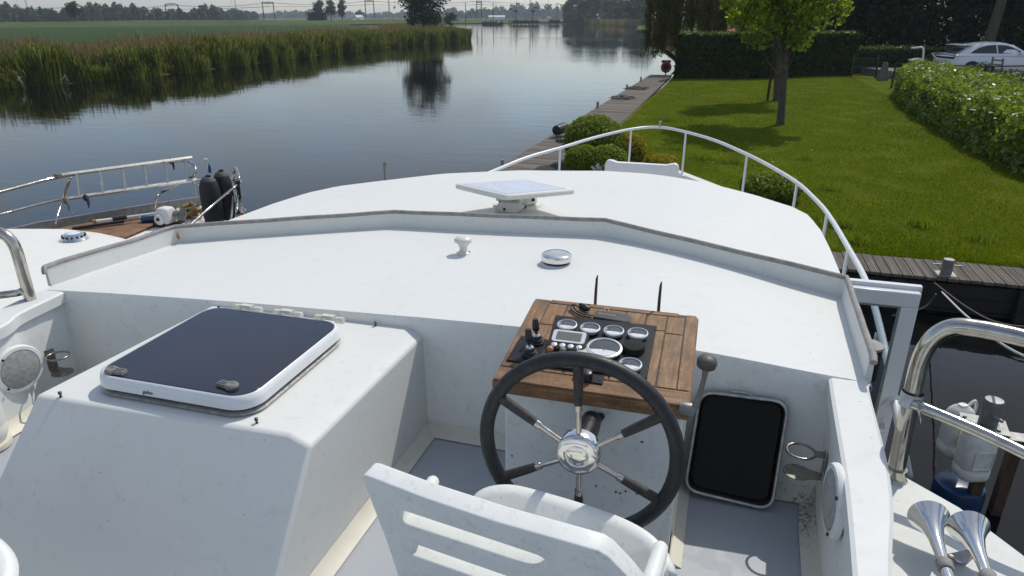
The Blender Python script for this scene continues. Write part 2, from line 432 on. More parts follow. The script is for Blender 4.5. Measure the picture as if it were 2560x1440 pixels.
def mat_ground(name, c0, c1, c2, s1, s2, bump=.6, bs=30):
    k = NT(name); v = k.pos()
    c = k.ramp(k.noise(v, s1, 5, .6, .3), [(.3, c0), (.62, c1)])
    c = k.mix(k.ramp(k.noise(v, s2, 4, .65), [(.45, 0.), (.75, .75)]), c, c2)
    c = k.mix(k.ramp(k.noise(v, bs, 4, .7), [(.35, .5), (.7, 0.)]), c, tuple(x*.42 for x in c0))
    k.bsdf(c, .95, 0, k.bump(k.noise(v, bs, 5, .7), bump, .05), .04); return k.m
M['lawn'] = mat_ground('mown_lawn', (.085, .115, .004), (.115, .148, .005), (.15, .18, .006), .45, 2.6, .8, 34)
M['field'] = mat_ground('crop_field', (.036, .068, .020), (.046, .082, .022), (.042, .066, .020), .012, .3, .3, 2)
M['dike'] = mat_ground('grassy_dike', (.065, .095, .026), (.10, .125, .040), (.15, .15, .07), .02, .12, .4, 1.2)
M['bank'] = mat_ground('reedy_bank_soil', (.05, .05, .022), (.09, .08, .04), (.12, .10, .055), .3, 1.5, .6, 8)
def mat_glass():
    k = NT('window_glass')
    g = k.n('ShaderNodeBsdfGlossy'); g.inputs['Roughness'].default_value = .02; g.inputs['Color'].default_value = (.9, .95, 1, 1)
    t = k.n('ShaderNodeBsdfTransparent'); t.inputs['Color'].default_value = (.66, .72, .76, 1)
    f = k.n('ShaderNodeFresnel'); f.inputs['IOR'].default_value = 1.5
    mx = k.n('ShaderNodeMixShader'); k.l(f.outputs[0], mx.inputs[0]); k.l(t.outputs[0], mx.inputs[1]); k.l(g.outputs[0], mx.inputs[2])
    k.l(mx.outputs[0], k.out.inputs['Surface']); return k.m
M['glass'] = mat_glass()
M['lens'] = simple('gauge_lens', (.03, .034, .040), .10, var=.3, scale=30, spec=.9, **{'Coat Weight': .6})

# ------------------------------------------------------------------ light
SUN = Vector((.30, .73, 1.0)).normalized()
EL = math.asin(SUN.z); AZ = math.atan2(SUN.x, SUN.y)
w = bpy.data.worlds.new('World'); sc.world = w; w.use_nodes = True
nt = w.node_tree; nt.nodes.clear()
def wn(t, **kw):
    n = nt.nodes.new(t)
    for a, b in kw.items(): setattr(n, a, b)
    return n
sky = wn('ShaderNodeTexSky'); sky.sky_type = 'NISHITA'; sky.sun_disc = False
sky.sun_elevation = EL; sky.sun_rotation = AZ; sky.air_density = 1.0; sky.dust_density = .9; sky.ozone_density = 1.2
bg = wn('ShaderNodeBackground'); bg.inputs['Strength'].default_value = .145
tc = wn('ShaderNodeTexCoord'); sep = wn('ShaderNodeSeparateXYZ'); nt.links.new(tc.outputs['Generated'], sep.inputs[0])
zz = wn('ShaderNodeMath', operation='ADD'); nt.links.new(sep.outputs[2], zz.inputs[0]); zz.inputs[1].default_value = .16
dv = wn('ShaderNodeVectorMath', operation='DIVIDE'); nt.links.new(tc.outputs['Generated'], dv.inputs[0])
cz = wn('ShaderNodeCombineXYZ'); [nt.links.new(zz.outputs[0], cz.inputs[i]) for i in range(3)]
nt.links.new(cz.outputs[0], dv.inputs[1])
cn = wn('ShaderNodeTexNoise'); cn.inputs['Scale'].default_value = 1.15; cn.inputs['Detail'].default_value = 7; cn.inputs['Roughness'].default_value = .58
nt.links.new(dv.outputs[0], cn.inputs['Vector'])
cr = wn('ShaderNodeValToRGB'); cr.color_ramp.elements[0].position = .42; cr.color_ramp.elements[0].color = (0, 0, 0, 1)
cr.color_ramp.elements[1].position = .68; cr.color_ramp.elements[1].color = (.88, .88, .88, 1); nt.links.new(cn.outputs['Fac'], cr.inputs[0])
mx = wn('ShaderNodeMix', data_type='RGBA'); nt.links.new(cr.outputs[0], mx.inputs[0]); nt.links.new(sky.outputs[0], mx.inputs[6])
mx.inputs[7].default_value = (3.9, 3.95, 4.0, 1)
nt.links.new(mx.outputs[2], bg.inputs['Color'])
wo = wn('ShaderNodeOutputWorld'); nt.links.new(bg.outputs[0], wo.inputs['Surface'])
sl = bpy.data.lights.new('sun', 'SUN'); sl.energy = 2.8; sl.angle = R(.53); sl.color = (1, .955, .87)
so = bpy.data.objects.new('sun', sl); COL.objects.link(so); so.location = (20, 40, 80)
so.rotation_euler = (-SUN).to_track_quat('-Z', 'Y').to_euler()
sc.view_settings.view_transform = 'Standard'; sc.view_settings.look = 'None'; sc.view_settings.gamma = 1.0
sc.view_settings.exposure = 0.10; sc.view_settings.use_curve_mapping = False
sc.cycles.use_denoising = True; sc.cycles.max_bounces = 8; sc.cycles.diffuse_bounces = 4; sc.cycles.glossy_bounces = 4
sc.cycles.transparent_max_bounces = 16; sc.cycles.transmission_bounces = 4; sc.cycles.volume_bounces = 0
sc.cycles.caustics_reflective = False; sc.cycles.caustics_refractive = False

# ================================================================== OWN BOAT
XC = -1.19
boat = empty('motor_cruiser', (XC, 3.0, 0), 'white motor cruiser seen from its open helm with steering wheel and teak dashboard', 'motor cruiser')
ZT = [(-3.1, 2.90), (-2.85, 2.92), (-1.92, 2.957), (-1.1, 2.975), (-.66, 2.996), (-.1, 3.0), (.42, 2.955), (.62, 2.943)]
YW = [(-2.95, 2.18), (-2.85, 2.19), (-1.92, 2.24), (-1.1, 2.28), (.42, 2.29), (.6, 2.29)]
YF = [(-3.0, 3.7), (-2.93, 4.3), (-2.82, 4.55), (-2.55, 4.80), (-2.2, 5.12), (-1.6, 5.38), (-.95, 5.48), (-.55, 5.42), (-.12, 5.23), (.25, 5.0), (.47, 4.80), (.555, 4.62), (.595, 4.25), (.605, 3.8)]
def zt(x):
    # smooth camber: average of neighbours
    return sum(interp(ZT, x + d) for d in (-.3, -.2, -.1, 0, .1, .2, .3))/7
def zr(x, y): return zt(x) - .05*max(0, y - 2.28)/3.2
XL, XR = -2.97, .605
# --- cabin roof (from the cockpit front edge to its rounded front)
rows = []
nu, nv = 64, 22
us = [math.sin(-PI/2 + PI*i/nu) for i in range(nu + 1)]
for j in range(nv + 1):
    v = j/nv; row = []
    for u in us:
        x = XC + .005 + u*(XR - XL)/2
        y0, y1 = interp(YW, x), interp(YF, x)
        y = y0 + (y1 - y0)*v
        if x > XC: s_ = min(1, max(0, (y - 2.28)/.9)); s_ = s_*s_*(3 - 2*s_); x = XC + (x - XC)*(1 - .029*(1 - s_))
        row.append((x, y, zr(x, y)))
    rows.append(row)
edge = [(*p[:2], p[2] - .02) for p in rows[-1]]
rows.append([(p[0] + (p[0] - XC)*.004, p[1] + .018, p[2] - .022) for p in rows[-2 + 1]])
rows.append([(p[0] + (p[0] - XC)*.004, p[1] + .018, p[2] - .075) for p in rows[nv]])
mb = MB(); mb.grid(rows)
for side in (0, -1):
    ed = [r[side] for r in rows[:nv + 1]]; s = -1 if side == 0 else 1
    mb.grid([ed, [(p[0] + s*.012, p[1], p[2] - .02) for p in ed], [(p[0] + s*.012, p[1], p[2] - .08) for p in ed]])
build('cabin_roof', mb, M['white_roof'], boat, smooth=40)

# --- cockpit: side decks (coamings) and inner walls
CI_R = [(.421, 2.29), (.413, 2.10), (.400, 1.735), (.387, 1.533), (.371, 1.338), (.345, 1.0), (.32, .4), (.32, -1.6)]
CO_R = [(.556, 2.29), (.545, 2.23), (.531, 1.87), (.507, 1.62), (.459, 1.366), (.425, 1.05), (.40, .4), (.40, -1.6)]
CI_L = [(-2.855, 2.19), (-2.84, 2.05), (-2.82, 1.93), (-2.768, 1.81), (-2.75, 1.5), (-2.72, 1.0), (-2.70, .4), (-2.70, -1.6)]
CO_L = [(-2.985, 2.18), (-2.975, 2.05), (-2.955, 1.93), (-2.91, 1.75), (-2.87, 1.5), (-2.83, 1.0), (-2.81, .4), (-2.81, -1.6)]
FL = 2.45
cz_ = {'R': 2.95, 'L': 2.918}
for tagx, ci, co, zc in (('R', CI_R, CO_R, zr(.49, 2.29) - .002), ('L', CI_L, CO_L, zr(-2.92, 2.19) - .002)):
    ci3 = smooth_curve([(x, y, zc) for x, y in ci], 5); co3 = smooth_curve([(x, y, zc) for x, y in co], 5)
    ci3 = [Vector((ci3[0].x, ci3[0].y + .12, zc - .03))] + ci3; co3 = [Vector((co3[0].x, co3[0].y + .12, zc - .03))] + co3
    s = 1 if tagx == 'R' else -1
    mb = MB()
    rr = [[(p[0] + s*.0, p[1], p[2] - .05) for p in ci3], [(p[0] + s*.002, p[1], p[2] - .006) for p in ci3], [(p[0] + s*.012, p[1], p[2]) for p in ci3],
          [(p[0] - s*.012, p[1], p[2]) for p in co3], [(p[0] - s*.002, p[1], p[2] - .008) for p in co3], [(p[0], p[1], p[2] - .3) for p in co3]]
    mb.grid(rr); build('coaming', mb, M['white_roof'], boat, smooth=22)
    # inner wall
    mb = MB(); wl = [(x + (.025*s if i == 0 else .018*s), y) for i, (x, y) in enumerate(ci)]
    w3 = smooth_curve([(x, y, 0) for x, y in wl], 5)
    mb.grid([[(p[0], p[1], zc - .045) for p in w3], [(p[0] + .004*s, p[1], FL + .0) for p in w3]])
    build('cockpit_wall', mb, M['white_dirty'], boat, smooth=60)
    # sealing trim at the foot of the wall
    mb = MB()
    mb.grid([[(p[0] + .003*s, p[1] - .0, FL + .055) for p in w3], [(p[0] - .012*s, p[1], FL + .022) for p in w3], [(p[0] - .045*s, p[1], FL + .006) for p in w3]])
    build('cove_trim', mb, M['covemould'] if tagx == 'R' else M['cove'], boat, smooth=60)
# front wall under the roof edge
xs = [-2.93 + i*(.47 + 2.93)/40 for i in range(41)]
mb = MB()
mb.grid([[(x, interp(YW, x), zr(x, 2.28)) for x in xs], [(x, interp(YW, x) - .006, zr(x, 2.28) - .012) for x in xs], [(x, interp(YW, x) - .004, zr(x, 2.28) - .06) for x in xs], [(x, interp(YW, x) - .002, FL) for x in xs]])
build('cockpit_front_wall', mb, M['white_dirty'], boat, smooth=60)
mb = MB()
for a, b in ((-1.08, -.60), (-.02, .44)):
    xx = [a + (b - a)*i/12 for i in range(13)]; mb = MB()
    mb.grid([[(x, interp(YW, x) - .003, FL + .05) for x in xx], [(x, interp(YW, x) - .02, FL + .022) for x in xx], [(x, interp(YW, x) - .055, FL + .005) for x in xx]]); build('cove_trim', mb, M['covemould'], boat, smooth=60)
mb = MB(); mb.grid([[(-1.083, y, FL + .045) for y in (2.28, 1.6, .9)], [(-1.066, y, FL + .02) for y in (2.28, 1.6, .9)], [(-1.035, y, FL + .005) for y in (2.28, 1.6, .9)]])
build('cove_trim', mb, M['covemould'], boat, smooth=60)
mb = MB(); mb.box((-1.17, .34, FL - .03), (3.3, 3.94, .06)); build('cockpit_floor', mb, M['floor'], boat, smooth=None)

# --- cabin superstructure, hull, decks
mb = MB()
ol = [(x, interp(YF, x) - .10) for x in [XL + .06 + i*(XR - XL - .12)/24 for i in range(25)]]
out2 = [(XL + .06, 2.36)] + ol + [(XR - .06, 2.36)]
mb.slab([(x, y, 1.5) for x, y in out2], (0, 0, 1.33)); build('cabin', mb, M['white'], boat, smooth=30)
HB = [(11.75, .03), (11.4, .42), (10.6, 1.08), (9.5, 1.50), (8, 1.90), (6.7, 2.08), (5.7, 2.12), (4.8, 2.13), (2, 2.13), (0, 2.10), (-2.2, 2.0)]
def hx(y): return interp(HB, y)
def sheer(y): return 1.50 + .26*max(0, (y - 3)/8.7)**1.6
CX = -1.10
ys = [-2.2, 0, 2, 3.4, 4.8, 5.7, 6.7, 7.4, 8, 8.8, 9.5, 10.1, 10.6, 11.0, 11.4, 11.6, 11.75]
mb = MB()
for s in (-1, 1):
    mb.grid([[(CX + s*hx(y)*k, y - dk, z if z is not None else sheer(y)) for y in ys] for k, dk, z in ((.55, 0, -.4), (.80, .0, .15), (.93, 0, .9), (1.0, 0, None), (.985, .015, None))])
build('hull', mb, M['hullwhite'], boat, smooth=60)
mb = MB()
for s in (-1, 1):   # bulwark cap and inner face
    mb.grid([[(CX + s*max(0, hx(y)*1.012), y + .01, sheer(y) - .03) for y in ys], [(CX + s*max(0, hx(y)*1.012), y + .01, sheer(y) + .012) for y in ys],
             [(CX + s*max(0, hx(y) - .10), y - .06, sheer(y) + .012) for y in ys], [(CX + s*max(0, hx(y) - .105), y - .06, sheer(y) - .2) for y in ys]])
build('bulwark', mb, M['white'], boat, smooth=40)
mb = MB(); mb.grid([[(CX - (hx(y) - .1), y - .05, sheer(y) - .16) for y in ys], [(CX, y - .05, sheer(y) - .12) for y in ys], [(CX + hx(y) - .1, y - .05, sheer(y) - .16) for y in ys]])
build('foredeck', mb, M['white'], boat, smooth=60)
# lower wing decks either side of the cockpit
WR = [(.52, 2.16), (.611, 2.02), (.752, 1.89), (.857, 1.73), (1.0, 1.42), (1.04, .9), (1.05, -1.6), (.40, -1.6), (.42, .6), (.47, 1.3), (.53, 1.75)]
for s in (1, -1):
    pl = WR if s == 1 else [(-2.40 - x, y) for x, y in WR][::-1]
    mb = MB(); mb.prism(pl, 1.45, 2.80); build('wing_deck', mb, M['white'], boat, smooth=30, bevel=.012)

# --- windscreen rim round the roof front, with rubber strip
rim = [P(125, 716, z=2.905), P(445, 600, z=2.915), P(990, 565, z=2.945), P(1510, 588, z=2.98), P(2105, 748, z=2.925), P(2165, 966, z=2.925)]
base = []
for i in range(len(rim) - 1):
    for j in range(10): base.append(rim[i].lerp(rim[i + 1], j/10))
base.append(rim[-1]); base = [Vector((p.x, p.y, zr(p.x, p.y) - .004)) for p in base]
ctop = [Vector((p.x, p.y, zr(p.x, p.y) + .086)) for p in rim]
def rim_h(i): return ctop[min(i//10, 4)].lerp(ctop[min(i//10, 4) + 1], (i - 10*min(i//10, 4))/10).z - base[i].z
nrm = []
for i, p in enumerate(base):
    t = base[min(i + 1, len(base) - 1)] - base[max(i - 1, 0)]; t.z = 0; t.normalize(); nrm.append(Vector((t.y, -t.x, 0)))   # inward (towards cockpit)
mb = MB()
prof = [(.055, 0), (.028, .008), (.010, .03), (.006, 1), (-.010, 1), (-.012, 0)]
mb.grid([[base[i] + nrm[i]*a + Vector((0, 0, rim_h(i)*b)) for i in range(len(base))] for a, b in prof])
for e in (0, -1):
    i = e % len(base); mb.add([base[i] + nrm[i]*a + Vector((0, 0, rim_h(i)*b)) for a, b in prof], [tuple(range(6))])
rimo = build('windscreen_rim', mb, M['white'], boat, smooth=50)
top = [base[i] + Vector((0, 0, rim_h(i) + .006)) - nrm[i]*.002 for i in range(len(base))]
wob = [p + Vector((0, 0, .0012*math.sin(i*1.7) + (.004*math.sin(i*.75) if i < 10 else 0))) for i, p in enumerate(top)]
ext0 = P(112, 685, y=top[0].y - .02); pts = [ext0, ext0.lerp(wob[0], .5) + Vector((0, 0, .012))] + wob + [wob[-1] + Vector((-.002, -.03, -.012))]
mb = MB(); mb.tube(pts, .0125, 8); 
mb.v = [tuple(v) for v in mb.v]
build('rubber_strip', mb, M['rubber'], rimo, smooth=60)
# pale sealant blob on the rim
mb = MB(); b0 = P(446, 590, y=base[10].y - .03); mb.slab([b0 + Vector(q) for q in ((0, 0, .03), (.012, -.002, -.01), (.004, -.004, -.02), (-.012, -.002, -.006))], (0, -.003, 0))
build('sealant_blob', mb, M['tanrope'], rimo)

# --- companionway housing with the tinted hatch
ZB = 2.93
top4 = [(-2.10, 1.42), (-1.165, 1.47), (-1.150, 2.275), (-2.06, 2.235)]
mb = MB()
A, B_, C_, D_ = [Vector((x, y, ZB)) for x, y in top4]
Bl, Cl = Vector((-1.088, 1.468, 2.902)), Vector((-1.086, 2.279, 2.898))
dz = FL - ZB; k = .226/.285
Af, Bf, Blf = Vector((-2.16, A.y + dz*k, FL)), Vector((-1.20, B_.y + dz*k, FL)), Vector((-1.084, Bl.y + (FL - Bl.z)*k, FL))
Clf = Vector((-1.084, 2.279, FL)); Df = Vector((-2.10, 2.235, FL))
mb.add([A, B_, C_, D_, Bl, Cl, Af, Bf, Blf, Clf, Df], [(0, 1, 2, 3), (1, 4, 5, 2), (0, 6, 7, 1), (1, 7, 8, 4), (4, 8, 9, 5), (0, 3, 10, 6)])
build('companionway_housing', mb, M['white'], boat, smooth=25, bevel=.010, bseg=3)
hc = Vector((-1.632, 1.795, ZB)); hw, hl = .625, .615
HM = Matrix.Translation(hc) @ Matrix.Rotation(R(1.2), 4, 'Z')
def rring(w_, h_, r_, z, n=7): return [(x, y, z) for x, y in rrect(w_, h_, r_, n)]
mb = MB(HM); mb.loft([rring(hw - .02, hl - .02, .085, .004), rring(hw, hl, .09, .004), rring(hw + .005, hl + .005, .09, .012), rring(hw - .02, hl - .02, .08, .016)])
hatch = build('roof_hatch', mb, M['traysteel'], boat, smooth=30)
mb = MB(HM); mb.loft([rring(hw - .03, hl - .03, .075, .010), rring(hw - .03, hl - .03, .075, .026)]); build('gasket', mb, M['seal'], hatch)
mb = MB(HM); mb.loft([rring(hw - .012, hl - .012, .08, .024), rring(hw, hl, .085, .028), rring(hw - .002, hl - .002, .085, .050), rring(hw - .014, hl - .014, .080, .067), rring(hw - .028, hl - .028, .074, .071), rring(hw - .032, hl - .032, .072, .065)])
build('hatch_frame', mb, M['hatchframe'], hatch, smooth=50)
mb = MB(HM); mb.loft([rring(hw - .0365, hl - .0365, .070, .062), rring(hw - .0365, hl - .0365, .070, .0692), rring(hw - .040, hl - .040, .068, .0704)])
build('tinted_pane', mb, M['acrylic'], hatch, smooth=30)
for px, py, ang in ((290, 931, 3), (570, 966, 176)):
    q = P(px, py, z=ZB + .071); mm = Matrix.Translation(q) @ Matrix.Rotation(R(ang), 4, 'Z')
    mb = MB(mm); mb.lathe([(.022, 0), (.022, .008), (.017, .014), (.008, .0145), (.007, .012)], (-.016, 0, 0), n=16)
    mb.loft([[(x, y*w_, z) for x, y, z in ((-.01, -.014, 0), (-.01, .014, 0), (-.01, .013, .012), (-.01, -.013, .012))] for w_ in (1,)] + [[(.038, -.013, 0), (.038, .013, 0), (.036, .011, .011), (.036, -.011, .011)]])
    mb.box((.014, .005, .0125), (.034, .004, .004)); mb.box((.014, -.005, .0125), (.034, .004, .004))
    build('latch', mb, M['latch'], hatch, smooth=35)
for t in (-.185, .0, .185):
    o_ = HM @ Vector((t + .04, hl/2 + .012, .062)); mb = MB(Matrix.Translation(o_) @ Matrix.Rotation(R(1.2), 4, 'Z'))
    for xo, wd in ((-.045, .034), (.045, .034)): mb.lathe([(.012, -wd/2), (.0135, -wd/2 + .002), (.0135, wd/2 - .002), (.012, wd/2)], (xo, .006, .002), (1, 0, 0), 12)
    mb.loft([[(-.026, -.012, .010), (.026, -.012, .010), (.026, -.012, .022), (-.026, -.012, .022)], [(-.026, .012, .004), (.026, .012, .004), (.026, .012, .020), (-.026, .012, .020)]])
    build('hinge', mb, M['hinge'], hatch, smooth=35)
lm = frame(HM @ Vector((-.07, -hl/2 - .0010, .042)), (1, .02, 0), (0, -1, .12))
text_mesh('hatch_logo', 'gebo', .020, M['darkletter'], hatch, lm, .0004, .25)
for px, py in ((152, 992), (642, 1058), (939, 815), (548, 775)):
    q = P(px, py, z=ZB); mb = MB(); mb.lathe([(.007, -.002), (.004, .002), (.003, .010), (.006, .011), (.006, .018), (.003, .020)], q, n=10); build('cover_stud', mb, M['nail'], boat)

# --- helm console
PT0 = Vector((-.62, 1.772, 3.045)); CN = Vector((0, -.12, 1)).normalized()
CNX = frame(PT0, (1, .018, 0), CN)       # console top frame: local x to starboard, y forward, z up off the plane
W_, D2 = .605, .535
def K(px, py, h=0.): return PL(px, py, PT0 + CN*h, CN)
mb = MB(CNX)
mb.hexa([(.0, 0, -.05), (W_, 0, -.05), (W_, D2, -.035), (.0, D2, -.035), (.0, 0, -.004), (W_, 0, -.004), (W_, D2, -.004), (.0, D2, -.004)])
con = build('helm_dashboard', mb, M['teakx'], boat, smooth=30, bevel=.008, bseg=3)
# teak planks on top: border and laid strips with caulked seams
def plank(x0, x1, y0, y1, m, nm='teak_plank'):
    mb = MB(CNX); mb.box(((x0 + x1)/2, (y0 + y1)/2, -.001), (x1 - x0, y1 - y0, .010)); return mb
mbp, mbx, mbc = MB(CNX), MB(CNX), MB(CNX)
mbc.box((W_/2, D2/2, -.002), (W_ - .016, D2 - .016, .007))
g = .004; xs_ = [.006, .066, .138, .21, .282, .354, .426, .498, .560, W_ - .006]
for i in range(len(xs_) - 1):
    x0, x1 = xs_[i] + g/2, xs_[i + 1] - g/2
    if i in (0, len(xs_) - 2): cuts = [.075, D2 - .006]
    else: cuts = [.075, .075 + .16 + .17*((i*37 % 10)/10), D2 - .03] if i % 2 else [.075, .40, D2 - .03]
    for a, b in zip(cuts, cuts[1:]): mbp.box(((x0 + x1)/2, (a + b)/2, .0005), (x1 - x0, b - a - g, .008))
mbx.box((W_/2, .038, .0005), (W_ - .012, .068, .008)); mby = MB(CNX); mby.box((W_/2, D2 - .016, .0005), (W_ - .14, .022, .008)); build('teak_border', mby, M['teakx'], con, smooth=None)
build('caulking', mbc, M['caulk'], con, smooth=None)
build('teak_strips', mbp, M['teak'], con, smooth=None, bevel=.0015, bseg=1)
build('teak_border', mbx, M['teakx'], con, smooth=None, bevel=.0015, bseg=1)
# pedestal below
mb = MB(); mb.hexa([(-.585, 1.80, FL), (-.035, 1.80, FL), (-.03, 2.284, FL), (-.60, 2.280, FL), (-.585, 1.80, 3.0), (-.035, 1.80, 3.0), (-.03, 2.284, 3.06), (-.60, 2.280, 3.06)])
build('console_pedestal', mb, M['console_white'], boat, smooth=30, bevel=.006)
mb = MB(); mb.box((-.031, 1.93, FL + .30), (.012, .05, .58)); mb.hexa([(-.03, 1.79, FL + .002), (.012, 1.79, FL + .002), (.012, 2.24, FL + .002), (-.03, 2.24, FL + .002), (-.03, 1.79, FL + .04), (-.026, 1.79, FL + .02), (-.026, 2.24, FL + .02), (-.03, 2.24, FL + .04)])
build('cove_trim', mb, M['cove'], boat)
mb = MB(); q = P(1503, 1040, y=1.797); mb.lathe([(.012, 0), (.012, -.004), (.008, -.006), (.008, -.02)], q + Vector((0, .0, 0)), (0, 1, 0), 14); build('key_socket', mb, M['black'], boat)
for px, py in ((1545, 1098), (1540, 1230), (1550, 1233), (1565, 1228), (1592, 1235), (1490, 1215), (1280, 1140), (1605, 1105)):
    mb = MB(); q = P(px, py, y=1.7985); a = rnd.random()*3
    mb.slab([q + Vector((rnd.uniform(.002, .006)*math.cos(a + t), 0, rnd.uniform(.002, .006)*math.sin(a + t))) for t in (0, 1.2, 2.6, 4.1, 5.2)], (0, -.0006, 0)); build('paint_chip', mb, M['seal'], boat)
# instrument panel
def plate(name, pxs, th, mat, parent, h=.004, bev=.003):
    mb = MB(); mb.slab([K(*p, h=h) for p in pxs], CN*th); return build(name, mb, mat, parent, smooth=30, bevel=bev)
panel = plate('instrument_panel', [(1389, 793), (1642, 820), (1617, 950), (1356, 920)], .010, M['panel'], boat)
sw = plate('switch_plate', [(1303, 841), (1372, 852), (1345, 914), (1265, 904)], .006, M['panel'], boat)
kp = plate('knob_plate', [(1436, 932), (1512, 944), (1506, 964), (1430, 952)], .006, M['panel'], boat)
for par, pl in ((panel, ((1393, 796), (1636, 823), (1612, 944))), (sw, ((1307, 845), (1361, 853), (1277, 899))), (kp, ((1500, 951),))):
    for p in pl:
        mb = MB(); mb.lathe([(.0045, 0), (.0045, .002), (.003, .0032), (.0015, .002)], K(*p, h=.013 if par is panel else .009), CN, 10); build('screw', mb, M['nail'], par)
def gauge(px, py, dia, lens='lens', name='gauge', hood=True, tilt=0):
    o_ = K(px, py, h=.030); r = dia/2
    m = frame(o_, (1, .018, 0), CN)
    mb = MB(m); mb.lathe([(r*.86, -.018), (r*.90, -.012), (r*.97, -.006), (r, -.002), (r*.98, .001), (r*.88, .003), (r*.84, .001), (r*.83, -.003)], n=40, caps=False)
    gb = build(name, mb, M['silver'], boat, smooth=40)
    mb = MB(m); mb.lathe([(r*.90, -.0175), (r*.88, -.0178)], n=32); mb.lathe([(r*.92, -.016), (r*.92, -.006)], n=32, caps=False); build('gauge_body', mb, M['black'], gb)
    mb = MB(m); mb.lathe([(r*.84, -.003), (r*.84, -.0015), (r*.55, .0005), (.0001, .0018)], n=40); build('dial', mb, M['lens'], gb, smooth=60)
    if hood:
        arc = [(r*.83*math.cos(t), r*.83*math.sin(t)) for t in [R(205 + 130*i/16) for i in range(17)]]
        arc += [(r*.83*math.cos(R(335))*(1 - 2*i/12), r*.83*math.sin(R(335)) + r*.10*math.sin(PI*i/12)) for i in range(1, 12)]
        mb = MB(m); mb.slab([(x, y, .0008) for x, y in arc], (0, 0, .0016)); build('dial_hood', mb, M['silver'], gb)
    mb = MB(m); mb.tube([(-.0005, -r*.30, .0022), (-r*.22, r*.1, .0022)], .0007, 5); mb.box((0, -r*.33, .0022), (r*.12, r*.12, .001)); build('needle', mb, M['letter'], gb)
    return gb
for px, py in ((1418, 811), (1475.5, 819), (1534.7, 826), (1594.7, 832)): gauge(px, py, .070)
gauge(1511, 869, .118, name='tachometer'); gauge(1576, 910, .074)
mb = MB(); mb.lathe([(.036, -.01), (.0365, .008), (.034, .015), (.012, .019), (.0001, .019)], K(1585, 871, h=.02), CN, 26); build('foam_plug', mb, M['foam'], boat)
# display unit with screen and four buttons
dm = frame(K(1421, 853, h=.03), (1, .018, 0), (0, -.36, 1))
mb = MB(dm); mb.loft([rring(.118, .084, .014, -.030), rring(.128, .094, .018, -.006), rring(.126, .092, .018, .004), rring(.118, .084, .015, .008)]); dsp = build('display_unit', mb, M['black'], boat, smooth=40)
mb = MB(dm); mb.loft([[(x, y + .012, .006) for x, y in rrect(.112, .056, .010, 5)], [(x, y + .012, .0105) for x, y in rrect(.110, .054, .010, 5)]]); build('screen_bezel', mb, M['silver'], dsp, smooth=40)
mb = MB(dm); mb.loft([[(x, y + .012, .010) for x, y in rrect(.084, .038, .003, 3)], [(x, y + .012, .0112) for x, y in rrect(.084, .038, .003, 3)]]); build('screen', mb, M['lcd'], dsp)
for i in range(4):
    mb = MB(dm); mb.lathe([(.0095, .007), (.0095, .0105), (.007, .012)], ((-.041 + .0275*i), -.031, 0), (0, 0, 1), 16); mb.v = [v for v in mb.v]; build('button', mb, M['silver'], dsp, smooth=40)
# bow thruster joysticks
for px, py, tx, ty in ((1325, 886, 1320, 822), (1342, 856, 1338, 797)):
    o_ = K(px, py, h=.010); tip = P(tx, ty, y=o_.y + .004)
    ax = (tip - o_).normalized()
    mb = MB(); mb.lathe([(.026, 0), (.026, .006), (.021, .010), (.022, .015), (.017, .019), (.0165, .024), (.012, .030), (.004, .032)], o_, CN, 18); j = build('joystick', mb, M['blackrough'], boat, smooth=40)
    mb = MB(); h = (tip - o_).length
    mb.lathe([(.014, .024), (.013, .030), (.006, .036)], o_, CN, 12); build('chrome_dome', mb, M['chrome'], j)
    mb = MB(); mb.lathe([(.005, .02), (.005, h*.45), (.009, h*.50), (.0125, h*.58), (.0125, h*.70), (.0105, h*.97), (.008, h)], o_, ax, 8); build('stick', mb, M['black'], j, smooth=30)
for px, py, r, mt, nm in ((1375, 884, .0125, 'orangeknob', 'tan_knob'), (1407, 887, .011, 'latch', 'grey_knob')):
    mb = MB(); mb.lathe([(r*.6, -.005), (r*.7, .008), (r, .014), (r*.95, .022), (r*.6, .027), (.0001, .028)], K(px, py, h=.012), CN, 16); build('switch_knob', mb, M[mt], boat, smooth=60)
o_ = K(1466, 887, h=.012); mb = MB(); mb.lathe([(.034, -.004), (.034, .012), (.030, .020), (.028, .016), (.012, .017), (.0001, .017)], o_, CN, 24)
for i in range(10):
    t = 2*PI*i/10; a = CN.orthogonal().normalized(); b = CN.cross(a); mb.ball(o_ + (a*math.cos(t) + b*math.sin(t))*.034 + CN*.006, .005, 6)
build('round_cap', mb, M['pot'], boat, smooth=40)
mb = MB(); mb.lathe([(.018, 0), (.0185, .014), (.016, .024), (.012, .026), (.0001, .0265)], K(1467, 946, h=.012), CN, 20); build('control_knob', mb, M['black'], boat, smooth=40)
# display sun cover with maker's word, lying on the dashboard
cm = frame(K(1531, 792, h=.012), (1, .0, 0), (0, -.35, 1))
mb = MB(cm); mb.hexa([(-.068, -.020, -.016), (.068, -.028, -.016), (.064, .020, -.012), (-.062, .024, -.012), (-.067, -.018, .006), (.067, -.026, .006), (.063, .018, .006), (-.061, .022, .006)])
cov = build('display_cover', mb, M['cover'], None, smooth=30, bevel=.004); tag(cov, 'faded black display sun cover lying on the teak dashboard behind the gauges', 'cover')
text_mesh('maker_word', 'Raymarine', .0145, M['letter'], cov, cm @ Matrix.Translation((-.018, .002, .0072)) @ Matrix.Rotation(R(-2), 4, 'Z'), .0002)
cp = [K(1478, 793, h=.012), K(1450, 787, h=.012), K(1432, 776, h=.014), K(1427, 764, h=.02), K(1438, 762, h=.026), K(1448, 768, h=.022)]
mb = MB(); mb.tube(smooth_curve(cp, 6), .0035, 7); mb.tube(smooth_curve([p + Vector((.004, .012, .002)) for p in cp[:4]], 5), .0032, 7)
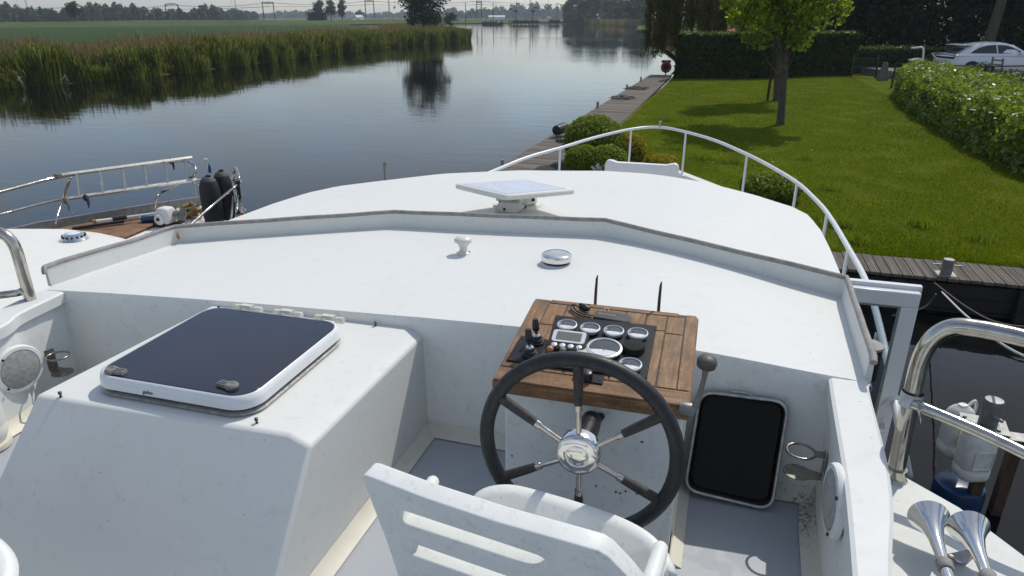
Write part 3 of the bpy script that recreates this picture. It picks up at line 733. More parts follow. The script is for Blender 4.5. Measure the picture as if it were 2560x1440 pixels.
cb = build('loose_cable', mb, M['cable'], None, smooth=60); tag(cb, 'dusty loose cable curled on the teak dashboard beside the faded display cover', 'cable')
mb = MB(); a, b = K(1449, 764, h=.020), K(1475, 774, h=.018); mb.lathe([(.004, -.004), (.011, 0), (.012, .01), (.010, .012), (.012, .015), (.012, .026), (.010, .036), (.006, .042)], a, b - a, 14); build('plug', mb, M['black'], cb, smooth=35)
mb = MB(); mb.tube(smooth_curve([K(1503, 778, h=.012), K(1515, 771, h=.02), K(1521, 774, h=.014), K(1526, 769, h=.018)], 5), .0022, 6); build('tie_string', mb, M['ropepale'], cov)
# windscreen stays behind the dashboard
for (a, b) in (((1487, 772), (1492, 688)), ((1646, 786), (1652, 704))):
    A0, B0 = P(*a, y=2.34), P(*b, y=2.34); A0 = Vector((A0.x, A0.y, zr(A0.x, 2.34)))
    mb = MB(); mb.tube([A0, A0.lerp(B0, .7), A0.lerp(B0, .93) + Vector((.001, 0, 0)), B0 + Vector((.003, 0, 0))], [.0062, .0055, .0045, .002], 8); build('windscreen_stay', mb, M['rust'], boat)

# --- steering wheel
wc = Vector((-.303, 1.60, 2.972)); wr = .272
wa = Vector((0, -1, .05)).normalized()
wm = frame(wc, (1, .03, .03), wa)
mb = MB(wm); mb.tube([(wr*math.cos(2*PI*i/72), wr*math.sin(2*PI*i/72), 0) for i in range(72)], .0213, 14, loop=True)
wheel = build('steering_wheel', mb, M['blackrough'], boat, smooth=180)
hubc = Vector((.01, -.005, .035))
for i in range(6):
    t = R(91 + 60*i); d = Vector((math.cos(t), math.sin(t), 0)); e = d*(wr - .012)
    mb = MB(wm); a = hubc*.55 + d*.045; mb.tube([a, a.lerp(e, .40)], .0085, 12); mb.tube([a.lerp(e, .38), a.lerp(e, .46)], .0118, 12); sp = build('spoke', mb, M['stain'], wheel, smooth=40)
    mb = MB(wm); mb.tube([a.lerp(e, .45), a.lerp(e, .6), a.lerp(e, .97), e], [.012, .0135, .0150, .018], 12); build('spoke_grip', mb, M['grip'], wheel, smooth=60)
mb = MB(wm); mb.lathe([(.050, -.030), (.062, -.022), (.063, .012), (.058, .021), (.050, .025), (.034, .0255), (.032, .0225), (.030, .024), (.015, .027), (.0001, .0275)], hubc*.5, n=44); build('hub', mb, M['chrome'], wheel, smooth=35)
mb = MB(wm); mb.lathe([(.030, -.19), (.034, -.12), (.028, -.03)], hubc*.5, n=20); build('shaft', mb, M['black'], wheel)

# --- throttle lever on the console's starboard side
kb, pv = P(1766, 916, y=1.80), P(1736, 1020, y=1.79)
mb = MB(); ax = (kb - pv)
mb.tube([pv, pv + ax*.3 + Vector((.004, 0, 0)), pv + ax*.75 + Vector((.003, 0, 0)), kb], [.011, .008, .007, .011], 10); mb.lathe([(.017, -.03), (.019, -.02), (.019, .010), (.016, .015), (.008, .017)], pv + Vector((-.012, 0, -.006)), (1, 0, 0), 18)
lv = build('throttle_lever', mb, M['galv'], boat, smooth=50)
mb = MB(); mb.lathe([(.016, -.016), (.027, -.008), (.0285, .006), (.026, .014), (.014, .021), (.0001, .023)], kb + Vector((0, 0, .01)), (.1, -.2, 1), 22); build('lever_knob', mb, M['leverknob'], lv, smooth=50)

# --- speakers, cup holders
def speaker(o_, nr, r):
    mb = MB(); mb.lathe([(r, 0), (r, .010), (r*.95, .018), (r*.82, .020), (r*.80, .014)], o_, nr, 36); s_ = build('speaker', mb, M['plastic'], boat, smooth=40)
    mb = MB(); mb.lathe([(r*.80, .012), (r*.78, .020), (r*.5, .028), (.0001, .031)], o_, nr, 36); build('speaker_grille', mb, M['speaker'], s_, smooth=60)
    n = Vector(nr).normalized(); a = Vector((0, 1, 0)); b = n.cross(a)
    for i in range(4):
        mb = MB(); t = R(40 + 90*i); mb.lathe([(.006, .018), (.005, .0215)], Vector(o_) + (a*math.cos(t) + b*math.sin(t))*r*.89, nr, 8)
        build('screw', mb, M['black'], s_)
speaker(P(44, 921, x=-2.79), (1, -.06, .0), .104)
speaker(P(2092, 1252, x=.402), (-1, -.05, 0), .104)
def cup(o_, out, r=.045, h=.085):
    """bracket on the wall at o_, ring reaching along out"""
    out = Vector(out).normalized(); sd = Vector((0, 0, 1)).cross(out)
    c = Vector(o_) + out*(r + .030)
    mb = MB(); ring = []
    mb.tube([c + (out*math.cos(2*PI*i/28) + sd*math.sin(2*PI*i/28))*r for i in range(28)], .0045, 8, loop=True)
    mb.hexa([Vector(o_) + sd*a + out*b + Vector((0, 0, z)) for z in (-.002, .002) for a, b in ((-.018, 0), (-.018, .034), (.018, .034), (.018, 0))])
    mb.hexa([Vector(o_) + sd*a + out*b + Vector((0, 0, z)) for z in (-h, .012) for a, b in ((-.02, 0), (-.02, .003), (.02, .003), (.02, 0))])
    cup_ = build('cup_holder', mb, M['dullsteel'], boat, smooth=50)
    c2 = c + Vector((0, 0, -h)); mb = MB(); mb.slab([Vector(o_) + sd*.02 + Vector((0, 0, -h)), Vector(o_) - sd*.02 + Vector((0, 0, -h))] + [c2 + (out*math.cos(t) + sd*math.sin(t))*r for t in [R(-140 + 280*i/24) for i in range(25)]], (0, 0, .003))
    build('cup_tray', mb, M['dullsteel'], cup_, smooth=30)
ql = P(122, 880, x=-2.80); cup(ql, (1, -.25, 0))
qr = P(2072, 1140, x=.425) + Vector((0, .045, -.03)); cup(qr, (-1, .05, 0))

# --- things on the roof
def onroof(px, py):
    q = P(px, py, z=2.98)
    for _ in range(4): q = P(px, py, z=zr(q.x, q.y))
    return q
q = onroof(1159, 634); mb = MB(); mb.lathe([(.021, .014), (.019, .030), (.030, .055), (.046, .066), (.047, .076), (.040, .086), (.020, .093), (.0001, .094)], q, n=32); an = build('antenna_dome', mb, M['abs'], boat, smooth=50)
mb = MB(); mb.lathe([(.036, 0), (.036, .006), (.028, .010), (.021, .016)], q, n=26)
for i in range(3):
    t = R(20 + 120*i); mb.lathe([(.007, .004), (.007, .016), (.004, .018)], q + Vector((.031*math.cos(t), .031*math.sin(t), 0)), n=8)
build('antenna_foot', mb, M['abs'], an)
q = onroof(1391, 658); mb = MB(); mb.lathe([(.066, .018), (.0745, .020), (.0755, .034), (.073, .044), (.066, .050), (.040, .054), (.0001, .055)], q, n=48); vt = build('mushroom_vent', mb, M['chrome'], boat, smooth=35)
mb = MB(); mb.lathe([(.062, 0), (.060, .020)], q, n=32); build('vent_throat', mb, M['seal'], vt)
mb = MB(); mb.lathe([(.078, 0), (.076, .005), (.064, .007)], q, n=40); build('vent_flange', mb, M['hatchframe'], vt)
# flat tracking antenna
q = onroof(1300, 514); zb = q.z
c4 = [P(1134, 460, z=3.115), P(1262, 489, z=3.14), P(1441, 474, z=3.115), P(1318, 447, z=3.09)]
cc = sum(c4, Vector())/4; xa = (c4[1] - c4[0]); za = (c4[2] - c4[0]).cross(c4[3] - c4[1]).normalized()
if za.z < 0: za = -za
pm = frame(cc, xa, za); inv = pm.inverted(); cl = [inv @ p for p in c4]
def rquad(cs, ins, r, z, n=5):
    out = []; c_ = sum((Vector(p) for p in cs), Vector())/4
    for i in range(4):
        p, a, b = cs[i], cs[i - 1], cs[(i + 1) % 4]
        d1, d2 = (a - p).normalized(), (b - p).normalized(); p = p + (d1 + d2)*ins
        for j in range(n + 1):
            t = j/n; q_ = (p + d1*r)*(1 - t)**2 + p*2*t*(1 - t) + (p + d2*r)*t*t
            out.append((q_.x, q_.y, z))
    return out
mb = MB(pm); mb.loft([rquad(cl, .008, .03, -.030), rquad(cl, .0, .035, -.022), rquad(cl, .0, .035, -.006), rquad(cl, .006, .03, 0)]); sat = build('satellite_antenna', mb, M['abs'], boat, smooth=35)
mb = MB(pm); mb.loft([rquad(cl, .004, .03, -.001), rquad(cl, .008, .03, .002)]); build('antenna_frame', mb, M['white'], sat)
mb = MB(pm); mb.loft([rquad(cl, .038, .004, .001), rquad(cl, .038, .004, .0035)]); build('antenna_face', mb, M['solar'], sat)
mb = MB(); ctr = Vector((q.x, q.y, zb)); mb.lathe([(.150, 0), (.150, .008), (.140, .022), (.118, .026)], ctr, n=40)
mb.prism([(ctr.x + .178*math.cos(R(60*i + 10)), ctr.y + .178*math.sin(R(60*i + 10))) for i in range(6)], zb, zb + .006); build('antenna_base', mb, M['abs'], sat, smooth=40)
mb = MB(); mb.lathe([(.105, .026), (.115, .032), (.115, .075), (.100, .088), (.06, .10), (.06, cc.z - zb - .025)], ctr, n=36)
mb.box(ctr + Vector((-.075, -.105, .07)), (.10, .035, .03), Matrix.Rotation(R(8), 3, 'Z')); mb.box(ctr + Vector((.03, -.11, .065)), (.04, .05, .035), Matrix.Rotation(R(-20), 3, 'Z')); build('turntable', mb, M['abs'], sat, smooth=35)
mb = MB(); bc = ctr + Vector((-.01, -.165, .035)); mb.slab([bc + Vector(p) for p in ((-.075, -.03, -.03), (.045, -.03, -.03), (.085, -.03, .0), (.05, -.03, .03), (-.065, -.03, .03))], (0, .06, 0)); mb.lathe([(.018, 0), (.020, .05), (.018, .06)], bc + Vector((-.10, -.04, -.012)), (.7, .6, .1), 14)
build('connector_box', mb, M['abs'], sat, smooth=30)
for dx_, dy_, dz_ in ((-.115, -.07, .04), (.07, -.13, .03), (.105, -.055, .06), (-.11, -.095, .075), (-.045, -.19, .022)): mb = MB(); mb.ball(ctr + Vector((dx_, dy_, dz_)), .012, 8); build('bolt_head', mb, M['black'], sat)

# --- bow rail
br = [(P(1245, 423, z=2.28), 0), (P(1320, 393, z=2.33), 0), (P(1400, 370, z=2.37), 1), (P(1490, 343, z=2.41), 0), (P(1578, 323, z=2.43), 1), (P(1648, 318, z=2.44), 0), (P(1715, 330, z=2.43), 1), (P(1790, 352, z=2.41), 0),
      (P(1868, 386, z=2.39), 1), (P(1930, 418, z=2.36), 0), (P(1993, 457, z=2.33), 1), (P(2035, 495, z=2.31), 0), (P(2070, 535, z=2.29), 1), (P(2120, 618, z=2.26), 1), (P(2170, 715, z=2.22), 0)]
pts = [p for p, _ in br]
pts = [Vector((-3.05, 5.4, 2.2)), Vector((-3.0, 7.0, 2.24))] + pts + [Vector((1.10, 4.4, 2.15)), P(2252, 1090, z=1.95), P(2272, 1190, z=1.55)]
mb = MB(); mb.tube(smooth_curve(pts, 6), .0225, 12); rail = build('bow_rail', mb, M['whiterail'], boat, smooth=180)
for (px, py, X, Y) in ((1400, 370, 1393, 425), (1578, 323, 1570, 405), (1715, 330, 1698, 445), (1868, 386, 1857, 470), (1993, 457, 1982, 520), (2068, 535, 2062, 600), (2122, 618, 2116, 712), (2176, 760, 2172, 870)):
    t_ = min(((p - Vector((0, 0, CAMH))) for p in pts), key=lambda v: 0) if 0 else None
    zt_ = interp([(1245, 2.28), (1578, 2.43), (1648, 2.44), (1868, 2.39), (2120, 2.26), (2180, 2.2)], px)
    A0 = P(px, py, z=zt_) if px < 2170 else Vector((1.09, 4.6, 2.16))
    B0 = P(X, Y, z=zt_ - .62) if False else Vector((CX + (A0.x - CX)*1.0, A0.y - .03, sheer(A0.y) - .0))
    mb = MB(); mb.tube([A0, B0], .0165, 10); mb.lathe([(.034, 0), (.034, .008), (.02, .014)], B0 + Vector((0, 0, .012)), n=14); build('stanchion', mb, M['whiterail'], rail, smooth=60)
mb = MB(); q = P(1650, 316, z=2.46); mb.lathe([(.020, 0), (.020, .05), (.027, .052), (.027, .075), (.012, .09)], q, n=14); build('flag_socket', mb, M['stain'], rail)
mb = MB(); mb.tube([P(2080, 585, z=2.1), P(2095, 570, z=2.2), pts[-5] + Vector((0, .6, -.05))], .012, 8); build('rail_brace', mb, M['oldwood'], rail)

a_, b_ = P(960, 446, y=7.0), P(960, 404, y=7.0); mb = MB(); mb.tube([Vector((a_.x, 7.0, sheer(7) - .15)), b_], .011, 8); mb.tube([b_ + Vector((0, 0, -.01)), b_ + Vector((.022, 0, -.012)), b_ + Vector((.024, 0, -.05))], .008, 6); build('flag_pole', mb, M['galv'], boat)
# --- grab rails at the cockpit sides
def grab(side):
    if side == 'R':
        a, b = Vector((.598, 1.975, 2.79)), P(2283, 1005, x=.6)
        tp = [a, Vector((.600, 2.00, 2.95)), Vector((.602, 2.02, 3.10)), Vector((.606, 2.03, 3.18)), Vector((.622, 2.033, 3.243)), Vector((.655, 2.03, 3.285)), Vector((.705, 2.015, 3.300)), Vector((.82, 1.97, 3.303)), Vector((1.0, 1.86, 3.30)), Vector((1.02, 1.2, 3.29)), Vector((1.02, .2, 3.28)), Vector((1.02, -1.2, 3.27)), Vector((1.02, -1.5, 3.1)), Vector((1.0, -1.5, 2.79))]
        lo = [b + Vector((0, 0, -.005)), P(2410, 1062, x=.718), P(2560, 1132, x=.835), Vector((.98, 1.70, 3.02)), Vector((1.02, 1.2, 3.01)), Vector((1.02, -1.5, 3.0))]
    else:
        a = P(72, 738, x=-2.925); tp = [a + Vector((0, 0, -.10)), P(56, 680, x=-2.925), P(36, 616, x=-2.93), P(12, 588, x=-2.96), P(-20, 578, x=-3.01), P(-90, 575, x=-3.14), Vector((-3.55, 1.75, 3.25))]
        lo = [P(60, 726, x=-2.925) + Vector((0, 0, 0)), P(0, 738, x=-3.03), Vector((-3.5, 1.6, 2.96))]
    mb = MB(); mb.tube(smooth_curve(tp, 7), .0245, 16); g_ = build('grab_rail', mb, M['stain'], boat, smooth=180)
    mb = MB(); mb.tube(smooth_curve(lo, 4), .0165, 12); build('mid_rail', mb, M['stain'], g_, smooth=180)
    mb = MB(); mb.lathe([(.036, 0), (.036, .012), (.029, .02), (.029, .05)], tp[0] + Vector((0, 0, -.002)), n=20); build('rail_socket', mb, M['stain'], g_)
grab('R'); grab('L')

# --- twin air horns on the starboard wing deck
hp = [0, .05, .10, .14, .18, .22, .25, .265]
hr = [.0125, .0125, .0128, .0140, .0175, .0255, .0385, .0475]
for (px, py) in ((2322, 1292), (2421, 1318)):
    c_ = P(px, py, z=2.895); ax = Vector((.02, 1, .02)).normalized(); o_ = c_ - ax*.265
    prof = list(zip(hr, hp)); prof = [(.0125, -.40)] + prof + [(.0490, .268), (.0465, .266)] + [(r*.93, h + .004) for r, h in prof[::-1][:6]]
    mb = MB(); mb.lathe(prof, o_, ax, 36); hn = build('air_horn', mb, M['chrome'], boat, smooth=50)
    mb = MB(); mb.lathe([(.016, .075), (.0185, .08), (.0185, .10), (.016, .105)], o_, ax, 20); build('clamp', mb, M['rubber'], hn)
qa, qb = P(2400, 1405, z=2.80), P(2440, 1378, z=2.845)
mb = MB(); mb.slab([qa + Vector((-.035, .012, .003)), qa + Vector((-.035, -.012, .003)), qa + Vector((.01, -.012, .003)), qb + Vector((.0, -.012, .0)), qb + Vector((.0, .012, .0)), qa + Vector((.01, .012, .003))], (0, 0, .004)); mb.lathe([(.006, 0), (.006, .008)], qa + Vector((-.022, 0, .006)), n=8); build('horn_bracket', mb, M['stain'], boat)

# --- open side door beside the wheelhouse
DY = 3.93; t0, t1 = P(2303, 733, y=DY), P(2225, 1150, y=DY)
xo, xi, zt0, zb0 = t0.x, .58, t0.z, 1.55
def bar(mb, x0, x1, z0, z1, d0, d1): mb.box(((x0 + x1)/2, DY + (d0 + d1)/2, (z0 + z1)/2), (x1 - x0, d1 - d0, z1 - z0))
mb = MB(); fw = .085
bar(mb, xi, xo, zt0 - fw, zt0, -.02, .03); bar(mb, xi, xo, zb0, zb0 + fw*2.2, -.02, .03); bar(mb, xo - fw, xo, zb0 + fw*2.2, zt0 - fw, -.02, .03); bar(mb, xi, xi + fw, zb0 + fw*2.2, zt0 - fw, -.02, .03)
door = build('side_door', mb, M['hullwhite'], boat, smooth=30, bevel=.006)
mb = MB(); bar(mb, xi, xo - .006, zt0 - .022, zt0 + .004, .032, .056); bar(mb, xi, xo + .012, zt0 + .001, zt0 + .022, .036, .075); bar(mb, xo + .001, xo + .012, zb0, zt0 + .0, .036, .06); build('door_weatherstrip', mb, M['hullwhite'], door)
mb = MB(); g2 = fw + .002; bar(mb, xi + g2, xo - g2, zb0 + fw*2.2 + .002, zt0 - g2, .002, .008); build('door_pane', mb, M['glass'], door, smooth=None)
mb = MB()
for x_, z0, z1 in ((xo - fw - .010, zb0 + fw*2.2, zt0 - fw),): bar(mb, x_, x_ + .008, z0, z1, -.016, .001)
bar(mb, xi + fw, xo - fw - .012, zt0 - fw - .010, zt0 - fw - .001, -.016, .001); build('glazing_seal', mb, M['galv'], door)
hq = P(2195, 1066, y=DY - .03); mb = MB(); mb.tube([hq + Vector((.03, .01, .03)), hq + Vector((.03, -.02, .02)), hq + Vector((.028, -.03, -.005)), hq + Vector((-.08, -.03, -.006))], .011, 10); mb.box(hq + Vector((.03, .005, .03)), (.035, .01, .06)); build('door_handle', mb, M['hullwhite'], door, smooth=60)
# side window seen below the roof edge, and navigation light on its bracket
mb = MB(); mb.hexa([(.556, 2.5, 2.35), (.566, 2.5, 2.35), (.566, 3.6, 2.35), (.556, 3.6, 2.35), (.560, 2.5, 2.78), (.570, 2.5, 2.78), (.570, 3.6, 2.78), (.560, 3.6, 2.78)]); build('cabin_window', mb, M['acrylic'], boat, smooth=None)
nl = P(2163, 866, z=2.87)
mb = MB(); hd = [(nl.x - .02, nl.y + .05), (nl.x - .02, nl.y - .05)] + [(nl.x + .02 + .045*math.cos(t), nl.y + .05*math.sin(t)) for t in [R(-90 + 180*i/14) for i in range(15)]]
mb.prism(hd, 2.735, 2.872); nav = build('navigation_light', mb, M['black'], boat, smooth=40, bevel=.004)
hd2 = [(nl.x - .022, nl.y + .053), (nl.x - .022, nl.y - .053)] + [(nl.x + .02 + .048*math.cos(t), nl.y + .053*math.sin(t)) for t in [R(-90 + 180*i/14) for i in range(15)]]
mb = MB(); mb.prism(hd2, 2.8725, 2.882); build('light_cap', mb, M['rubber'], nav, smooth=40)
mb = MB(); mb.box((nl.x - .04, nl.y, 2.80), (.05, .06, .012)); mb.lathe([(.012, -.05), (.012, 0)], (nl.x, nl.y, 2.77), n=10); mb.tube([(nl.x - .01, nl.y - .02, 2.74), (nl.x + .0, nl.y - .3, 2.66), (nl.x - .05, nl.y - .5, 2.6)], .005, 6); build('light_bracket', mb, M['black'], nav)

# ================================================================== loose things aboard
# white bench on the foredeck
a, b = P(1510, 440, y=9.6), P(1694, 452, y=9.6); zt1 = P(1600, 406, y=9.6).z
xw0, xw1 = a.x, b.x; mb = MB()
pr = [(xw0, zt1 - .55), (xw0, zt1 - .06), (xw0 + .02, zt1 - .01), (xw0 + .06, zt1 + .005), (xw0 + .11, zt1 - .004), (xw0 + .17, zt1 - .022), (xw1 - .17, zt1 - .022), (xw1 - .11, zt1 - .004), (xw1 - .06, zt1 + .005), (xw1 - .02, zt1 - .01), (xw1, zt1 - .06), (xw1, zt1 - .55)]
mb.slab([(x, 9.6, z) for x, z in pr], (0, .12, 0)); bs = build('deck_seat', mb, M['cushion'], None, smooth=50, bevel=.02, bseg=3)
tag(bs, 'white moulded seat with raised rolled ends standing on the cruiser foredeck', 'seat')
mb = MB(); mb.box(((xw0 + xw1)/2, 9.93, zt1 - .42), (xw1 - xw0 - .04, .52, .10)); build('seat_pad', mb, M['cushion'], bs, bevel=.02)
mb = MB()
for x in (xw0 + .12, xw1 - .12): mb.box((x, 9.95, (zt1 - .47 + 1.5)/2), (.06, .4, zt1 - .47 - 1.5))
build('seat_support', mb, M['hullwhite'], bs)

# plastic helm chair (low slotted backrest)
def plastic_chair(label):
    root = empty('plastic_chair', (-.42, 1.25, FL), label, 'chair')
    TL, TR = P(917, 1186, z=3.10), P(1512, 1366, z=3.10)
    ux = (TR - TL).normalized()
    lean = Vector((.02, .07, -.46)).normalized(); lean = (lean - ux*lean.dot(ux)).normalized(); nb = ux.cross(lean).normalized()
    if nb.y > 0: nb = -nb
    W = (TR - TL).length
    def bp(s, t): return TL + ux*(s*W) + lean*t
    outer = [(0, .0), (.004, -.012), (.03, -.016), (.3, -.012), (.6, -.008), (.9, -.004), (.985, -.0), (1.02, .012), (1.09, .06), (1.17, .13), (1.19, .20), (1.19, .46), (.1, .46), (.055, .2)]
    def slot(cx, s0, s1, h, n=8, skew=0):
        out = []
        for i in range(n + 1): t = R(-90 + 180*i/n); out.append((s1 + .060*math.cos(t), cx + skew + h*.8*math.sin(t)))
        for i in range(n + 1): t = R(90 + 180*i/n); out.append((s0 + .040*math.cos(t), cx + h*.9*math.sin(t)))
        return out
    slots = [slot(.080, .19, .73, .025), slot(.188, .185, .74, .026)]
    bm = bmesh.new(); edges = []
    for lp in [outer] + slots:
        vs = [bm.verts.new(bp(s, t)) for s, t in lp]
        edges += [bm.edges.new((vs[i], vs[(i + 1) % len(vs)])) for i in range(len(vs))]
    bmesh.ops.triangle_fill(bm, use_beauty=True, use_dissolve=False, edges=edges)
    bm.normal_update()
    # curve the backrest slightly
    for v in bm.verts:
        s = (v.co - TL).dot(ux)/W; v.co += nb*(.012*(1 - (2*s - 1)**2) - .008)
    vs_ = [v.co.copy() for v in bm.verts]; fs_ = [tuple(v.index for v in f.verts) for f in bm.faces]; bm.verts.index_update(); fs_ = [tuple(v.index for v in f.verts) for f in bm.faces]; bm.free()
    mb = MB(); mb.add(vs_, fs_); o = build('backrest', mb, M['plastic'], root, smooth=60)
    so_ = o.modifiers.new('thick', 'SOLIDIFY'); so_.thickness = .050; so_.offset = 0
    bv = o.modifiers.new('bevel', 'BEVEL'); bv.width = .021; bv.segments = 5; bv.limit_method = 'ANGLE'; bv.angle_limit = R(50)
    mb = MB(); q_ = bp(.195, .33) + nb*.024
    mb.lathe([(.010, -.01), (.010, .002), (.007, .004), (.005, .002), (.0001, .002)], q_, nb, 14); build('bolt', mb, M['nail'], root)
    # seat shell: front lip and dished pan
    lip = [P(1190, 1262, z=2.86), P(1212, 1236, z=2.885), P(1250, 1224, z=2.90), P(1300, 1226, z=2.905), P(1390, 1250, z=2.905), P(1480, 1278, z=2.905), P(1560, 1308, z=2.905), P(1620, 1342, z=2.90), P(1655, 1380, z=2.89), P(1675, 1430, z=2.88)]
    lip = smooth_curve(lip, 4); n = len(lip); b0, b1 = bp(.10, .34) - nb*.02, bp(1.17, .38) - nb*.02
    rows = []
    for k_, (f_, dz_) in enumerate(((0, -.035), (0, -.012), (.02, 0.), (.05, -.004), (.25, -.035), (.5, -.06), (.8, -.07), (1., -.05))):
        rows.append([lip[i].lerp(b0.lerp(b1, i/(n - 1)), f_) + Vector((0, .0, dz_)) + (Vector((0, -.008, 0)) if k_ == 0 else Vector()) for i in range(n)])
    mb = MB(); mb.grid(rows); o = build('seat', mb, M['plastic'], root, smooth=180)
    m_ = o.modifiers.new('thick', 'SOLIDIFY'); m_.thickness = .02; m_.offset = -1
    for pl in ([P(1652, 1368, z=2.93), P(1646, 1392, z=2.93), P(1630, 1440, z=2.93), P(1610, 1500, z=2.93)], [P(1083, 1203, z=2.93), P(1070, 1228, z=2.93), P(1055, 1275, z=2.93), P(1040, 1330, z=2.93)]):
        mb = MB(); d = (pl[1] - pl[0]).normalized(); mb.tube([pl[0] - d*.012, pl[0] - d*.006, pl[0], pl[1], pl[2], pl[3]], [.006, .014, .0175, .019, .020, .020], 14)
        mb.tube([pl[1] + Vector((0, 0, -.01)), pl[1] + Vector((0, -.03, -.16))], [.016, .02], 10); build('armrest', mb, M['plastic'], root, smooth=180)
    for cx, cy in ((-.66, 1.28), (-.15, 1.22), (-.66, .93), (-.15, .90)):
        mb = MB(); mb.tube([(cx, cy, FL + .002), (cx*.96 - .02, cy, FL + .40)], [.020, .026], 10); build('leg', mb, M['plastic'], root, smooth=60)
    return root
ch = plastic_chair('white weathered plastic chair with slotted backrest, standing behind the steering wheel')
c2 = copy_tree(ch); c2['label'] = 'white plastic chair with only its curved corner showing in the bottom left corner'; c2['group'] = ch['group'] = 'white plastic cockpit chairs'
dv_ = P(28, 1402, z=3.12) - P(1540, 1392, z=3.10); dv_.z = 0; c2.location = ch.location + dv_ + Vector((-.335, -.15, 0))

# baking-tray like panel leaning against the front wall
p0, p1, p2, p3 = P(1707, 1226, y=2.16), P(1932, 1280, y=2.16), P(1978, 1003, y=2.262), P(1748, 973, y=2.262)
tm = frame((p0 + p1 + p2 + p3)/4, (p1 - p0) + (p2 - p3), (p1 - p0).cross(p3 - p0)); tw, th_ = ((p1 - p0).length + (p2 - p3).length)/2, ((p3 - p0).length + (p2 - p1).length)/2
ti = tm.inverted(); qs = [ti @ p for p in (p0, p1, p2, p3)]
sg = 1 if (tm.to_3x3() @ Vector((0, 0, 1))).y < 0 else -1
mb = MB(tm); mb.loft([rquad(qs, .012, .05, -.028*sg), rquad(qs, .004, .055, -.006*sg), rquad(qs, .008, .05, .002*sg), rquad(qs, .016, .05, -.002*sg), rquad(qs, .022, .045, -.020*sg), rquad(qs, .03, .04, -.0225*sg)]); tr = build('tray', mb, M['trayin'], None, smooth=50)
tag(tr, 'black rectangular tray with scratched pale metal rim leaning upright beside the helm pedestal', 'tray')
mb = MB(tm); mb.tube([Vector(p) for p in rquad(qs, .006, .055, .001*sg, 8)], .0065, 8, loop=True); build('tray_rim', mb, M['traysteel'], tr, smooth=180)
hl_ = [P(1822, 988, y=2.262), P(1826, 978, y=2.262), P(1870, 983, y=2.262), P(1888, 996, y=2.262)]; mb = MB(); mb.tube(hl_, .003, 6); build('tray_handle', mb, M['traysteel'], tr)

# upright white fender at the port side
q = P(-30, 1120, z=FL); r = (P(27, 1100, z=FL + .04) - P(-30, 1105, z=FL + .04)).length
mb = MB(); mb.lathe([(.03, 0.0), (r*.8, .012), (r, .05), (r, .085), (r*.985, .09), (r, .095), (r*.99, .18), (r*.86, .27), (r*.6, .33), (r*.3, .36), (.02, .38)], (q.x, q.y, FL + .012), n=36)
wf = build('white_fender', mb, M['cream'], None, smooth=50, base=True); tag(wf, 'cream white rounded fender standing on the cockpit floor at the left picture edge', 'fender')
mb = MB(); mb.lathe([(r*1.02, .0), (r*1.04, .01), (r*1.02, .022)], (q.x, q.y, FL + .006), n=36); build('fender_ring', mb, M['cove'], wf)
# tape tied round the starboard grab rail
g0 = P(2278, 998, x=.6); mb = MB()
mb.lathe([(.030, -.02), (.0305, .0), (.0295, .022)], g0, (0.05, .05, 1), 16, caps=False)
for pth in ([(2272, 996), (2240, 986), (2215, 990), (2198, 1003)], [(2282, 1000), (2292, 1018), (2296, 1034), (2298, 1045)], [(2284, 995), (2290, 1000), (2290, 1014)]):
    pp = smooth_curve([P(a, b, x=.6 + .03*(i == 0)) + Vector((0, -.02, 0)) for i, (a, b) in enumerate(pth)], 5)
    mb.grid([[p + Vector((0, 0, .006)) for p in pp], [p + Vector((0, -.006, -.006)) for p in pp]])
tp = build('tape_strip', mb, M['tape'], None, smooth=60); tag(tp, 'silvery strip of tape knotted round the steel grab rail by the air horns', 'tape')

# ================================================================== WATER AND GROUND
def struct(name, mb, mat, smooth=None):
    o = build(name, mb, mat, None, smooth=smooth); o['kind'] = 'structure'; return o
mb = MB(); S = 6000.; mb.add([(-S, -600, 0), (S, -600, 0), (S, S, 0), (-S, S, 0)], [(0, 1, 2, 3)]); struct('water', mb, M['water'])
LZ = .57
# lawn with the right-hand garden ground
lawn = [(-3.62, 11.6), (14.5, 11.6), (14.5, 60), (-4.0, 60), (-4.0, 47.4), (-3.62, 40)]
mb = MB(); rows = []
for j in range(60):
    y = 11.6 + j*(60 - 11.6)/59
    rows.append([(x, y, LZ + .03*math.sin(x*.7 + y*.21) + .02*math.sin(y*.53 - x)) for x in [(-3.62 if y < 47 else -4.0) + i*(18.2)/24 for i in range(25)]])
mb.grid(rows); struct('lawn', mb, M['lawn'], 60)
mb = MB(); mb.add([(-3.5, 11.65, .1), (60, 11.65, .1), (60, 47.0, .1), (-3.5, 47.0, .1)], [(0, 1, 2, 3)])
mb.add([(-3.3, 47.2, .3), (60, 47.2, .3), (60, 330, .3), (-41.5, 330, .3), (-20, 165, .3), (-6.0, 76, .3), (-3.9, 54, .3)], [(0, 1, 2, 3, 4, 5, 6)]); struct('right_bank_ground', mb, M['bank'])
mb = MB(); mb.prism([(10.4, 30), (40, 30), (40, 75), (8, 75), (8, 52), (10.2, 46)], .2, .98); struct('driveway', mb, M['gravel'])
